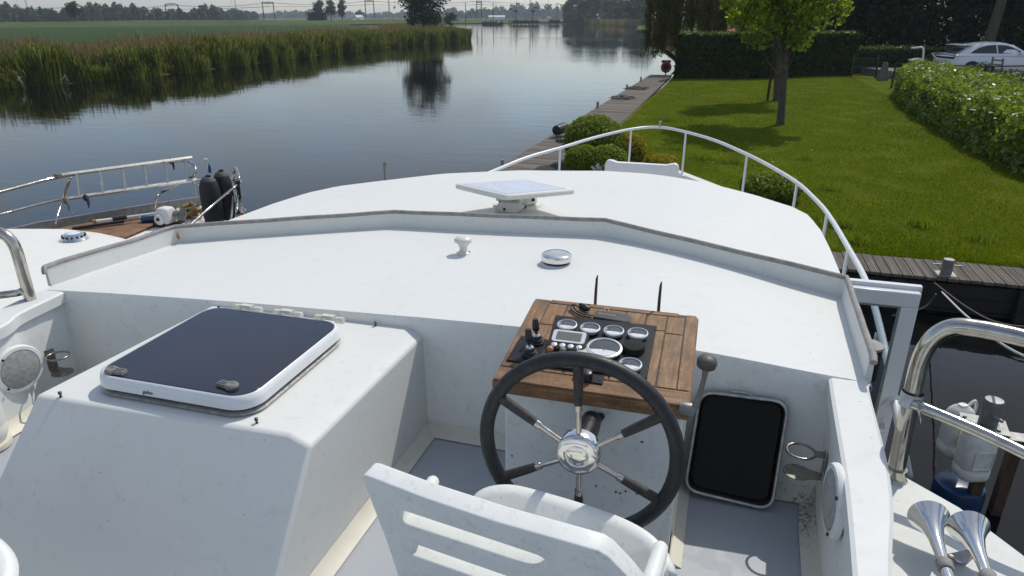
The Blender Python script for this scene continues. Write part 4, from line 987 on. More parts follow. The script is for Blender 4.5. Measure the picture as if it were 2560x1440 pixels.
# field, dike
mb = MB(); mb.add([(-47, 8, .35), (-44.5, 60, .35), (-50, 125, .35), (-60, 133, .35), (-250, 420, .35), (-900, 1500, .35), (-4000, 1500, .35), (-4000, -300, .35), (-47, -300, .35)], [tuple(range(9))]); struct('field', mb, M['field'])
A = Vector((-265.3, 196.2, 0)); B = Vector((-165, 430, 0)); dr = (B - A).normalized(); nr = Vector((-dr.y, dr.x, 0))
def dk(s, off, z): p = A + dr*s + nr*off; return Vector((p.x, p.y, z))
mb = MB(); ss = [-700 + 20*i for i in range(51)]
mb.grid([[dk(s, off, z + .25*math.sin(s*.05 + off)*(z > 1)) for s in ss] for off, z in ((-16, .3), (-9, 1.2), (-3, 2.25), (4, 2.35), (9, 2.1), (12, 1.2), (20, .4))]); struct('dike', mb, M['dike'], 60)
mb = MB(); mb.add([dk(-700, 20, .5), dk(300, 20, .5), dk(1400, 60, .5), dk(2500, 1500, .5), dk(-2500, 2500, .5), dk(-2500, 20, .5)], [(0, 1, 2, 3, 4, 5)]); struct('far_fields', mb, M['dike'])
# far right bank
mb = MB(); fb = [(-28, 210), (-41, 310), (-60, 360), (-88, 425), (-108, 470), (-120, 560), (300, 900), (300, 200)]
mb.prism(fb, -.5, .55); struct('far_bank', mb, M['dike'])
mb = MB(); mb.prism([(-160, 470), (-135, 492), (-110, 480), (-100, 540), (-150, 700), (-300, 640)], -.5, .6); struct('canal_bend_bank', mb, M['dike'])

# ------------------------------------------------------------------ wooden quay and cross jetty
dock = empty('wooden_quay', (-4.6, 29, 0), 'long grey boardwalk quay running along the canal edge beside the lawn', 'quay')
mb = MB(); y = 10.8
while y < 47.2:
    wd = .142; x0 = -5.42 + (y - 16)*.006 + rnd.uniform(-.012, .012); x1 = -3.58 - (y - 23)*.011 + rnd.uniform(-.012, .012)
    mb.box(((x0 + x1)/2, y + wd/2, .535 + rnd.uniform(-.003, .003)), (x1 - x0, wd - .010, .04)); y += wd
build('deck_boards', mb, M['dockx'], dock, smooth=None)
mb = MB()
for a, b in (((-5.40, 10.9), (-5.22, 47.2)),):
    mb.hexa([(a[0], a[1], .1), (a[0] + .07, a[1], .1), (b[0] + .07, b[1], .1), (b[0], b[1], .1), (a[0], a[1], .505), (a[0] + .07, a[1], .505), (b[0] + .07, b[1], .505), (b[0], b[1], .505)])
build('fascia', mb, M['darkwood'], dock, smooth=None)
mb = MB(); mb.hexa([(-3.66, 11.6, .40), (-3.58, 11.6, .40), (-3.86, 47, .40), (-3.94, 47, .40), (-3.60, 11.6, .60), (-3.56, 11.6, .60), (-3.84, 47, .60), (-3.88, 47, .60)]); build('edge_board', mb, M['oldwood'], dock, smooth=None)
for i in range(16):
    mb = MB(); yy = 12 + i*2.3; mb.lathe([(.09, -1.2), (.09, .48)], (-5.28 + (yy - 16)*.006, yy, 0), n=10); build('quay_pile', mb, M['darkwood'], dock)
jet = empty('cross_jetty', (5, 11.2, 0), 'grey grooved board jetty crossing behind the bow along the near lawn edge', 'jetty')
mb = MB(); x = -3.5
while x < 14.2:
    wd = .148; j0 = rnd.uniform(-.012, .012)
    yb = 10.74 + .0 * x; yf_ = 11.60 + rnd.uniform(-.01, .01); n_ = 5
    zt_ = .535 + rnd.uniform(-.003, .003)
    for k_ in range(n_):   # grooved tread
        xa = x + k_*(wd - .012)/n_; mb.box((xa + (wd - .012)/n_/2, (yb + yf_)/2 + j0, zt_), ((wd - .012)/n_ - .005, yf_ - yb, .04))
    mb.box((x + (wd - .012)/2, (yb + yf_)/2 + j0, zt_ - .006), (wd - .014, yf_ - yb - .004, .040)); x += wd
build('deck_boards', mb, M['docky'], jet, smooth=None)
mb = MB(); 
for z0, yy in ((.36, 10.84), (.16, 10.86), (-.05, 10.88)): mb.box((5.4, yy, z0), (17.6, .07, .19))
build('retaining_boards', mb, M['darkwood'], jet, smooth=None)
for i in range(10):
    mb = MB(); mb.box((-2.6 + i*1.75 + .1*math.sin(i), 10.76, .0), (.20, .13, .94)); build('jetty_pile', mb, M['darkwood'], jet, bevel=.02)

def bollard(px, py, label, cat='bollard', r=.045, h=.22, bar=True):
    q = P(px, py, z=.557); o = empty('mooring_bollard', q, label, cat, 'steel bollards on the quays')
    mb = MB(); mb.lathe([(r, 0), (r, h - .008), (r*.9, h), (.0001, h + .002)], q, n=20); build('post', mb, M['galv'], o)
    mb = MB(); mb.box(q + Vector((0, 0, .006)), (r*3.4, r*3.4, .012)); build('base_plate', mb, M['galv'], o)
    if bar: mb = MB(); mb.tube([q + Vector((-r*2.6, 0, h*.62)), q + Vector((r*2.6, 0, h*.62))], .010, 8); build('cross_pin', mb, M['galv'], o)
    return o
bollard(2364, 686, 'stout steel bollard with cross pin on the near cross jetty', r=.075, h=.24)
bollard(1494, 270, 'small steel bollard on the canal quay edge, nearer than both rope heaps', r=.055, h=.26, bar=False)
bollard(1567, 224, 'small steel bollard on the quay edge touching the farther rope heap', r=.055, h=.26, bar=False)
bollard(1602, 203, 'small steel bollard farthest along the canal quay, near the red lifebuoy', r=.055, h=.26, bar=False)
bollard(1256, 415, 'small steel bollard on the quay edge where the bow rail meets the roof', r=.045, h=.16, bar=False)
def rope_heap(px, py, wx, wy, label, mt):
    q = P(px, py, z=.56); pts = []; r_ = random.Random(px)
    for i in range(70):
        t = i*.55; rr = .25 + .75*r_.random()
        pts.append(q + Vector((wx*rr*math.cos(t + r_.random()), wy*rr*math.sin(t + r_.random()), .025 + .11*r_.random()*(1 - rr*.5))))
    mb = MB(); mb.tube(smooth_curve(pts, 4), .016, 6); o = build('rope_heap', mb, M[mt], None, smooth=60, base=True); tag(o, label, 'rope', 'rope heaps on the quay')
rope_heap(1592, 222, .62, .75, 'tangled dark mooring rope heap lying farther along the canal quay', 'rope')
rope_heap(1556, 246, .62, .70, 'tangled greenish mooring rope heap nearer along the canal quay', 'rope')
# black roll fender and rope on the quay
q = P(1402, 330, z=.70); ax = Vector((.25, 1, .05)).normalized()
ro = empty('roll_fender', (q.x, q.y, .555), 'black ribbed roll fender propped at the quay edge with its black rope', 'fender')
mb = MB(); L_ = .62; mb.lathe([(.08, -L_/2), (.15, -L_/2 + .01)] + [(.15 + .012*(i % 2), -L_/2 + .05 + .5*i/15) for i in range(16)] + [(.15, L_/2 - .01), (.08, L_/2)], q + Vector((0, 0, .10)), ax, 20); build('body', mb, M['blackrough'], ro, smooth=40)
mb = MB(); a = q + ax*-.3 + Vector((0, 0, .05)); mb.tube(smooth_curve([a, a + Vector((0, -.06, -.25)), P(1392, 349, z=.60), P(1405, 352, z=.58)], 5), .012, 6)
r_ = random.Random(4); mb.tube(smooth_curve([P(1388 + r_.uniform(0, 26), 350 + r_.uniform(-4, 4), z=.575 + r_.random()*.06) for i in range(26)] + [P(1420, 350, z=.57)], 4), .013, 6); build('rope', mb, M['seal'], ro)
# mooring lines at the starboard side
for pts, r, mt, lb in (([P(2335, 707, z=.50), P(2420, 770, z=.05 + .25), P(2500, 808, z=.22), P(2620, 822, z=.28)], .012, 'rope', 'slack brown mooring rope sagging in front of the black jetty wall'),
                   ([P(2355, 730, z=.42), P(2425, 797, z=.9), P(2560, 890, z=1.6), Vector((2.6, 4.8, 2.0))], .011, 'ropepale', 'tight white mooring line running from the jetty wall towards the handrail'),
                   ([P(2340, 735, z=.40), P(2325, 755, z=.22), P(2310, 768, z=.15), P(2280, 778, z=.12), P(2230, 790, z=.06)], .014, 'rope', 'frayed grey rope drooping from the jetty pile behind the open door')):
    mb = MB(); mb.tube(smooth_curve(pts, 8), r, 6); o = build('mooring_line', mb, M[mt], None, smooth=60); tag(o, lb, 'rope')

# steel mooring post with jerrycans and blue barrel
q = P(2508, 1012, z=1.05); q2 = q + Vector((0, 0, 0)); cx, cy = q.x - .06, q.y - .05
po = empty('mooring_post', (cx, cy, 0), 'rusty steel mooring post with bright cylindrical cap standing in the water right of the boat', 'post')
mb = MB()
for dx_ in (-.0, .22): mb.box((cx + dx_, cy - .06 + dx_*.3, -.2 + (0 if dx_ == 0 else -.07)), (.085, .10, 2.1)); 
build('pile', mb, M['rust'], po, bevel=.006)
mb = MB(); mb.box((cx + .22, cy + .005, .785), (.16, .14, .012)); build('angle_cap', mb, M['galv'], po)
mb = MB(); mb.box((cx - .06, cy - .02, .875), (.34, .26, .014), Matrix.Rotation(R(-8), 3, 'Z')); 
for dx_, dy_ in ((-.13, .07), (.08, -.09), (-.17, -.03), (.06, .08)): mb.lathe([(.016, 0), (.016, .016)], (cx - .06 + dx_, cy - .02 + dy_, .882), n=6)
build('top_plate', mb, M['galv'], po)
mb = MB(); mb.lathe([(.072, .882), (.072, 1.10), (.068, 1.112), (.0001, 1.115)], (cx - .03, cy + .0, 0), n=28); build('bollard_cap', mb, M['galv'], po, smooth=35)
mb = MB(); mb.tube([(cx - .03, cy - .07, .99), (cx + .02, cy - .13, .985)], .014, 8); build('pin', mb, M['galv'], po)
def jug(bx, by, label, r=.135, top=.86, h=.50, rot=0.):
    ba = Vector((bx, by, top - h)); o = empty('jerrycan', ba, label, 'jerrycan', 'white jugs hung on the mooring post as fenders')
    def sect(s_, z, fl=0): return [Vector((bx, by, top - h + z)) + Matrix.Rotation(rot, 3, 'Z') @ Vector((x*s_, y*s_*(1 - fl), 0)) for x, y in rrect(2*r, 1.7*r, r*.62, 6)]
    mb = MB(); mb.loft([sect(.78, 0), sect(.93, .015), sect(.98, .05), sect(.98, .10), sect(.93, .112), sect(.97, .125), sect(.99, .25), sect(.97, .36), sect(.92, .40), sect(.80, .44), sect(.58, .472), sect(.34, .488), sect(.30, .50)])
    build('body', mb, M['jug'], o, smooth=50)
    mb = MB(); f = Matrix.Rotation(rot, 3, 'Z') @ Vector((0, -1, 0)); s_ = Matrix.Rotation(rot, 3, 'Z') @ Vector((1, 0, 0)); c_ = Vector((bx, by, top - h + .23)) + f*(r*.845)
    mb.tube([c_ + s_*x + Vector((0, 0, z)) for x, z in rrect(r*1.2, .17, .02, 4)], .0045, 6, loop=True); build('label_relief', mb, M['jug'], o)
    mb = MB(); mb.tube(smooth_curve([Vector((bx, by, top - .03)) + s_*.05, Vector((bx, by, top + .02)) + s_*.12, Vector((bx, by, top - .06)) + s_*.15, Vector((bx, by, top - .14)) + s_*.13], 4), .014, 8); build('handle', mb, M['jug'], o)
jq = P(2425, 1180, z=.40); jug(jq.x, jq.y, 'nearer grimy white jerrycan hanging in front of the mooring post above the blue barrel', rot=R(18))
jq = P(2378, 1128, z=.42); jug(jq.x, jq.y + .02, 'farther grimy white jerrycan hanging half hidden behind the nearer one on the mooring post', rot=R(30), r=.12, h=.50, top=.90)
bq = P(2405, 1215, z=.22); mb = MB(); mb.lathe([(.20, -.5), (.205, -.12), (.215, -.11), (.215, -.09), (.205, -.08), (.205, .17), (.195, .21), (.17, .225), (.0001, .227)], (bq.x, bq.y + .05, 0), n=32); o = build('blue_barrel', mb, M['bluebarrel'], None, smooth=40); tag(o, 'dark blue plastic barrel half sunk beneath the white jerrycans', 'barrel')

# ================================================================== NEIGHBOUR BOAT
nb_ = empty('moored_cruiser', (-6.8, 5.5, 0), 'cream cruiser with teak foredeck and steel rails moored at the left, bow beside ours', 'motor cruiser')
def NB(px, py, z): return P(px, py, z=z)
DZ = 1.5
ng = [(-2.0, 1.95), (2, 2.0), (4.5, 1.95), (5.6, 1.85), (6.4, 1.62), (7.0, 1.2), (7.6, .80), (8.0, .48), (8.25, .22), (8.38, .03)]
NCX = lambda y: -6.83 - .12*max(0, y - 6)
ny = [a for a, _ in ng]
mb = MB()
for s in (-1, 1):
    mb.grid([[(NCX(y) + s*interp(ng, y)*k_, y - d_, z) for y in ny] for k_, d_, z in ((.5, 0, -.4), (.8, 0, .2), (.95, 0, .9), (1, 0, DZ))])
build('hull', mb, M['cream'], nb_, smooth=60)
mb = MB()
for s in (-1, 1):
    mb.grid([[(NCX(y) + s*interp(ng, y)*1.0, y, DZ - .05) for y in ny], [(NCX(y) + s*interp(ng, y)*1.0, y, DZ + .10) for y in ny], [(NCX(y) + s*max(0, interp(ng, y) - .045), y - .03, DZ + .10) for y in ny], [(NCX(y) + s*max(0, interp(ng, y) - .055), y - .03, DZ - .04) for y in ny]])
build('toe_rail', mb, M['galv'], nb_, smooth=40)
mb = MB(); mb.grid([[(NCX(y) - max(0, interp(ng, y) - .05), y, DZ - .03) for y in ny], [(NCX(y), y, DZ - .005) for y in ny], [(NCX(y) + max(0, interp(ng, y) - .05), y, DZ - .03) for y in ny]]); build('deck', mb, M['cream'], nb_, smooth=60)
# teak laid port and starboard of the centre walkway
for s in (-1, 1):
    mb = MB(); yy = [4.5, 5.6, 6.2, 6.6, 6.95, 7.2] if s < 0 else [4.5, 5.6, 6.4, 6.9]
    mb.grid([[(NCX(y) + s*max(.22, interp(ng, y) - .16), y, DZ + .010) for y in yy], [(NCX(y) + s*(.20), y, DZ + .016) for y in yy]])
    build('teak_deck', mb, M['teakdeck'], nb_)
mb = MB()
for i in range(9): mb.box((NCX(6) + .02, 5.3 + i*.17, DZ + .012), (.36, .10, .012))
build('walkway_slats', mb, M['cream'], nb_)
# cabin roof
mb = MB(); rows = []
yfN = [(-8.6, 4.4), (-8.3, 5.0), (-7.58, 5.25), (-6.87, 5.44), (-6.4, 5.45), (-5.93, 5.38), (-5.4, 5.1), (-5.15, 4.5)]
xsN = [-8.6 + i*3.45/28 for i in range(29)]
for j in range(11):
    v = j/10; rows.append([(x, -1.5 + (interp(yfN, x) + 1.5)*v, 1.9 + .05*(1 - ((x + 6.87)/1.75)**2) - .03) for x in xsN])
rows.append([(p[0], p[1] + .03, p[2] - .04) for p in rows[-1]]); rows.append([(p[0], p[1], p[2] - .36) for p in rows[-1]])
mb.grid(rows); build('cabin_roof', mb, M['cream'], nb_, smooth=50)
mb = MB(); mb.box((-6.87, 1.7, 1.6), (3.3, 6.6, .5)); build('cabin', mb, M['cream'], nb_)
q = NB(186, 597, 1.92); mb = MB(); mb.lathe([(.135, 0), (.115, .02), (.10, .05), (.075, .062), (.0001, .064)], q, n=30); v_ = build('deck_vent', mb, M['chrome'], nb_, smooth=35)
mb = MB()
for i in range(14): t = 2*PI*i/14; mb.box(q + Vector((.105*math.cos(t), .105*math.sin(t), .038)), (.02, .02, .02), Matrix.Rotation(t, 3, 'Z'))
build('vent_slots', mb, M['seal'], v_); mb = MB(); mb.lathe([(.07, .060), (.05, .068), (.0001, .069)], q, n=20); build('vent_cap', mb, M['signwhite'], v_)
# rails
def rail_(nm, pts, r, par=nb_, mt='stain', sm=5):
    mb = MB(); mb.tube(smooth_curve(pts, sm), r, 10); return build(nm, mb, M[mt], par, smooth=180)
T, Md = 2.16, 1.86
pr_ = rail_('bow_rail', [P(-160, 520, z=T), P(0, 480, z=T), P(145, 443, z=T), P(300, 418, z=T), P(420, 404, z=T), P(465, 402, z=T), P(484, 412, z=T - .03), P(488, 428, z=T - .10), P(480, 441, z=T - .18), P(462, 448, z=Md + .08)], .019)
rail_('mid_rail', [P(-160, 572, z=Md), P(0, 536, z=Md), P(145, 500, z=Md), P(300, 476, z=Md), P(455, 452, z=Md + .05), P(520, 468, z=Md + .02)], .016, pr_)
for top_, bot in ((P(177, 443, z=T), (140, 563)), ((P(448, 458, z=Md + .05)), (386, 522))):
    b_ = P(*bot, z=DZ + .10); mid = P(157, 497, z=Md) if bot[0] == 140 else P(395, 490, z=DZ + .32)
    if bot[0] == 386: pts_ = [top_, P(425, 470, z=Md - .02), P(402, 482, z=Md - .12), mid, P(388, 505, z=DZ + .2), b_]
    else: pts_ = [top_, mid, P(142, 545, z=DZ + .18), b_]
    rail_('stanchion', pts_, .017, pr_, sm=4)
sr_ = rail_('starboard_rail', [P(585, 600, z=DZ + .1), P(578, 560, z=DZ + .3), P(582, 470, z=T - .28), P(584, 430, z=T - .06), P(588, 419, z=T), P(595, 432, z=T - .03), P(597, 452, z=T - .1), P(593, 480, z=T - .3), P(592, 520, z=DZ + .42), P(588, 545, z=DZ + .25), P(570, 560, z=DZ + .12)], .018)
rail_('starboard_rail', [P(592, 463, z=T - .12), P(535, 510, z=T - .28), P(483, 556, z=T - .38), P(440, 594, z=T - .45)], .018, sr_)
# fender basket
bk = P(545, 540, z=DZ + .02)
mb = MB()
for zz_ in (.46, .05): mb.tube([bk + Vector((.0 + .34*math.cos(t), .10 + .24*math.sin(t), zz_)) for t in [2*PI*i/24 for i in range(24)]], .010, 6, loop=True)
for t in (R(200), R(260), R(330), R(60), R(130)): mb.tube([bk + Vector((.34*math.cos(t), .10 + .24*math.sin(t), .46)), bk + Vector((.34*math.cos(t), .10 + .24*math.sin(t), 0))], .009, 6)
build('fender_basket', mb, M['chrome'], nb_, smooth=60)
# anchor windlass
q = P(420, 562, z=DZ + .01); mb = MB(); mb.box(q + Vector((0, .02, .02)), (.30, .26, .03)); wl_ = build('windlass', mb, M['darkwood'], nb_, bevel=.006)
mb = MB(); mb.loft([[q + Vector((x, y, z)) for x, y in rrect(w_, h_, .035, 4)] for w_, h_, z in ((.20, .19, .035), (.205, .195, .12), (.19, .18, .20), (.16, .15, .235), (.10, .10, .245))])
mb.loft([[q + Vector((x - .01, -.105 + y, z)) for x, z in [(.075*math.cos(2*PI*i/14), .10 + .07*math.sin(2*PI*i/14)) for i in range(14)]] for y in (-.03, .06)])
build('housing', mb, M['signwhite'], wl_, smooth=45, bevel=.008)
mb = MB(); mb.lathe([(.022, 0), (.022, .02)], q + Vector((-.01, -.135, .11)), (0, -1, 0), 12); build('port_hole', mb, M['rust'], wl_)
mb = MB(); mb.lathe([(.05, -.13), (.065, -.12), (.04, -.10), (.04, .10), (.06, .12), (.085, .14), (.05, .17), (.085, .20), (.03, .21)], q + Vector((.02, .04, .15)), (1, .1, 0), 18); build('gypsy', mb, M['galv'], wl_)
mb = MB(); ch_ = smooth_curve([q + Vector((.18, .06, .2)), q + Vector((.3, .2, .22)), q + Vector((.4, .45, .25)), q + Vector((.42, .8, .22))], 8)
for i, p in enumerate(ch_[:-1]): mb.tube([p, p.lerp(ch_[i + 1], .8)], .014 if i % 2 else .010, 6)
build('anchor_chain', mb, M['galv'], wl_)
mb = MB(); fs_ = P(523, 470, z=1.9); ft_ = P(514, 400, y=fs_.y + .02); mb.tube([Vector((fs_.x + .03, fs_.y, DZ + .2)), ft_], .010, 8); mb.lathe([(.005, 0), (.028, .006), (.028, .016), (.004, .02)], ft_, n=12); fl_ = build('flagstaff', mb, M['ropepale'], nb_)
f1, f2, f3 = P(519, 404, y=ft_.y), P(529, 432, y=ft_.y), P(521, 432, y=ft_.y)
mb = MB(); mb.grid([[f1, f1.lerp(f2, .5) + Vector((0, .02, 0)), f2], [f1 + Vector((.001, .01, -.03)), f1.lerp(f3, .5), f3]]); build('flag', mb, M['flagblue'], fl_)
mb = MB(); mb.tube([P(592, 530, z=DZ + .3), P(640, 546, z=DZ + .0), Vector((-5.2, 8.6, 1.2))], .016, 6); build('bow_line', mb, M['redrope'], nb_)
mb = MB(); mb.tube(smooth_curve([P(590, 455, z=T - .1), P(595, 470, z=T - .2), P(598, 500, z=T - .42), P(595, 530, z=DZ + .3)], 5), .026, 7); build('tied_rope', mb, M['black'], nb_)
# ladder lashed to the rail
la = empty('aluminium_ladder', P(320, 450, z=2.0), 'dull aluminium ladder lashed lengthways along the steel rail of the left cruiser', 'ladder')
up_ = [P(145, 439, z=2.215), P(480, 394, z=2.225)]; lo_ = [P(162, 497, z=1.92), P(492, 449, z=1.93)]
for a_, b_ in (up_, lo_):
    mb = MB(); mb.tube([a_, b_], .026, 4); build('rail', mb, M['alu'], la, smooth=None)
for i in range(6):
    f = .085 + .16*i + .004*i; mb = MB(); mb.tube([up_[0].lerp(up_[1], f + .04), lo_[0].lerp(lo_[1], f + .02)], .019, 6); build('rung', mb, M['alu'], la)
mb = MB(); mb.box(up_[0], (.08, .07, .05)); build('foot', mb, M['oldwood'], la, bevel=.01)
for q_, mt in ((P(427, 402, z=2.2), 'black'), (P(214, 494, z=1.92), 'black'), (P(165, 502, z=1.90), 'rope')):
    mb = MB(); mb.ball(q_, .045, 8, (.8, .8, 1.1)); mb.tube([q_ + Vector((.02, 0, 0)), q_ + Vector((.06, -.03, -.06)), q_ + Vector((.06, -.04, -.12))], [.02, .016, .006], 6); o = build('lashing', mb, M[mt], la, smooth=60)
# two big dark fenders
def big_fender(px, py, hgt, r, label):
    b_ = P(px, py, z=DZ + .03); o = empty('boat_fender', b_, label, 'fender', 'big dark fenders in the bow basket')
    mb = MB(); mb.lathe([(r*.55, 0), (r*.92, .04), (r, .12), (r*1.02, hgt*.45), (r, hgt*.70), (r*.90, hgt*.82), (r*.76, hgt*.885)], b_, n=30); build('body', mb, M['fender'], o, smooth=60)
    mb = MB(); mb.lathe([(r*.77, hgt*.88), (r*.62, hgt*.93), (r*.40, hgt*.965), (r*.22, hgt*.97), (r*.20, hgt)], b_, n=24); build('end_cap', mb, M['fendercap'], o, smooth=40)
    mb = MB(); mb.ball(b_ + Vector((.02, 0, hgt*.985)), r*.22, 8, (1.2, 1, .7)); build('eye', mb, M['seal'], o)
big_fender(538, 560, .66, .128, 'nearer of two big dark navy fenders upright in the left cruiser bow basket')
big_fender(570, 548, .68, .120, 'farther of two big dark fenders, taller and greyer, in the left cruiser bow basket')
mb = MB(); q = P(487, 524, z=DZ + .10); rr_ = random.Random(3)
pts = [q + Vector((rr_.gauss(0, .085), rr_.gauss(0, .07), rr_.gauss(0, .045))) for i in range(46)]; mb.tube(smooth_curve(pts, 3), .020, 6); o = build('rope_bundle', mb, M['tanrope'], None, smooth=60); tag(o, 'fuzzy tan rope bundle lying by the windlass on the left cruiser', 'rope')
mb = MB(); a_, b_ = P(232, 554, z=DZ + .10), P(392, 533, z=DZ + .10); mb.tube([a_, a_.lerp(b_, .05)], .028, 10); bh = build('boat_hook', mb, M['tanrope'], None); tag(bh, 'long white and black pole lying along the port toe rail of the left cruiser', 'boat hook')
for f0, f1_, rr2, mt in ((.05, .30, .020, 'signwhite'), (.30, .52, .028, 'black'), (.52, 1., .017, 'silver')):
    mb = MB(); mb.tube([a_.lerp(b_, f0), a_.lerp(b_, f1_)], rr2, 10); build('pole_section', mb, M[mt], bh)
mb = MB(); a_, b_ = P(180, 572, z=DZ + .04), P(310, 552, z=DZ + .05); mb.box((a_ + b_)/2, ((b_ - a_).length, .05, .03), Matrix.Rotation(math.atan2((b_ - a_).y, (b_ - a_).x), 3, 'Z')); o = build('black_batten', mb, M['seal'], None); tag(o, 'thin black batten lying beside the teak deck of the left cruiser', 'batten')
mb = MB(); a_ = P(385, 549, z=DZ + .05); mb.tube([a_ + Vector((-.14, -.06, 0)), a_ + Vector((.1, .05, .02))], [.05, .04], 8); o = build('teal_cloth', mb, M['bluebarrel'], None); tag(o, 'dark teal cloth roll on the teak deck in front of the white windlass', 'cloth')

# ================================================================== VEGETATION
def unit(n):
    v = rs.normal(size=(n, 3)); return v/np.linalg.norm(v, axis=1)[:, None]
def leaf_quads(C, size, aspect=.55, nbias=None, bias=0.):
    """one rhombic leaf per centre"""
    n = len(C); N = unit(n)
    if nbias is not None: N = N*(1 - bias) + np.asarray(nbias)*bias; N /= np.linalg.norm(N, axis=1)[:, None]
    T = np.cross(N, unit(n)); T /= np.linalg.norm(T, axis=1)[:, None] + 1e-9
    Bt = np.cross(N, T); s = (size*(.6 + .8*rs.rand(n)))[:, None] if np.isscalar(size) else size[:, None]
    V = np.stack([C - T*s, C - Bt*s*aspect + T*s*.1, C + T*s, C + Bt*s*aspect + T*s*.1], axis=1)
    return V.reshape(-1, 3)
def tree(base, H, cz, rad, nclump, nleaf, lsize, lm, bark, name, label, cat='tree', group=None, tr=.12, clump=.28, lean=(0, 0), droop=0., shell=.35, trunk_top=None):
    b = Vector(base); o = empty(name, b, label, cat, group)
    c = np.array([b.x + lean[0], b.y + lean[1], b.z + cz]); rad = np.array(rad)
    d = unit(nclump); rr = shell + (1 - shell)*rs.rand(nclump)**.6
    cl = c + d*rad*rr[:, None]*(1 - clump*.55)
    mb = MB(); tt = Vector((c[0], c[1], b.z + (trunk_top or cz + rad[2]*.45)))
    mb.tube([b + Vector((0, 0, -.1)), b + Vector((tr*.05, 0, .12)), b.lerp(tt, .3) + Vector((tr*.3, tr*.2, 0)), b.lerp(tt, .65) - Vector((tr*.3, 0, 0)), tt], [tr*1.35, tr*1.02, tr*.88, tr*.6, tr*.2], 10)
    idx = rs.permutation(nclump)[:min(nclump, 26)]
    for i in idx:
        q = Vector(cl[i]); f = min(.95, max(.25, (q.z - b.z)/(tt.z - b.z) - .22)); a = b.lerp(tt, f)
        mb.tube([a, a.lerp(q, .5) + Vector((0, 0, -.04*rad[2])), q], [tr*.32, tr*.2, tr*.05], 6)
    build('trunk', mb, M[bark], o, smooth=60)
    w_ = np.clip(rs.lognormal(0, .35, nclump), .4, 2.2); k = rs.choice(nclump, nleaf, p=w_/w_.sum())
    cs = clump*np.mean(rad)*np.clip(rs.normal(1, .25, nclump), .5, 1.6)
    C = cl[k] + unit(nleaf)*(rs.rand(nleaf)**.45)[:, None]*cs[k][:, None]*np.array([1, 1, .72])
    if droop: C[:, 2] -= droop*rs.rand(nleaf)*cs[k]
    out = (C - c)/rad
    fast_mesh('crown', leaf_quads(C, lsize, .6, out + np.array([0, 0, .6]), .35), 4, L[lm], o)
    return o
# the two young trees on the lawn
t1 = P(1950, 310, z=LZ + .02)
tree(t1, 8, 4.55, (2.15, 2.05, 2.5), 125, 12500, .082, 'maple', 'bark', 'young_tree', 'young bright green leafy tree with bare trunk standing nearest on the lawn', group='young trees on the lawn', tr=.135, clump=.20, lean=(-.45, .2), shell=.25)
t2 = P(1940, 252, z=LZ + .02)
tree(t2, 8, 5.0, (2.0, 1.9, 2.6), 80, 9000, .082, 'maple', 'bark', 'young_tree', 'second young lawn tree, mostly hidden behind the nearer trunk and crown, beside the dark stake', group='young trees on the lawn', tr=.15, clump=.25, lean=(-.6, 0))
q = P(1918, 253, z=LZ); mb = MB(); mb.tube([q, q + Vector((.03, 0, 2.05))], .055, 8); mb.box(q + Vector((.25, .15, 1.98)), (.75, .05, .10), Matrix.Rotation(R(35), 3, 'Z')); o = build('tree_stake', mb, M['stake'], None, base=True); tag(o, 'dark wooden stake with cross bar supporting the second young lawn tree', 'stake')

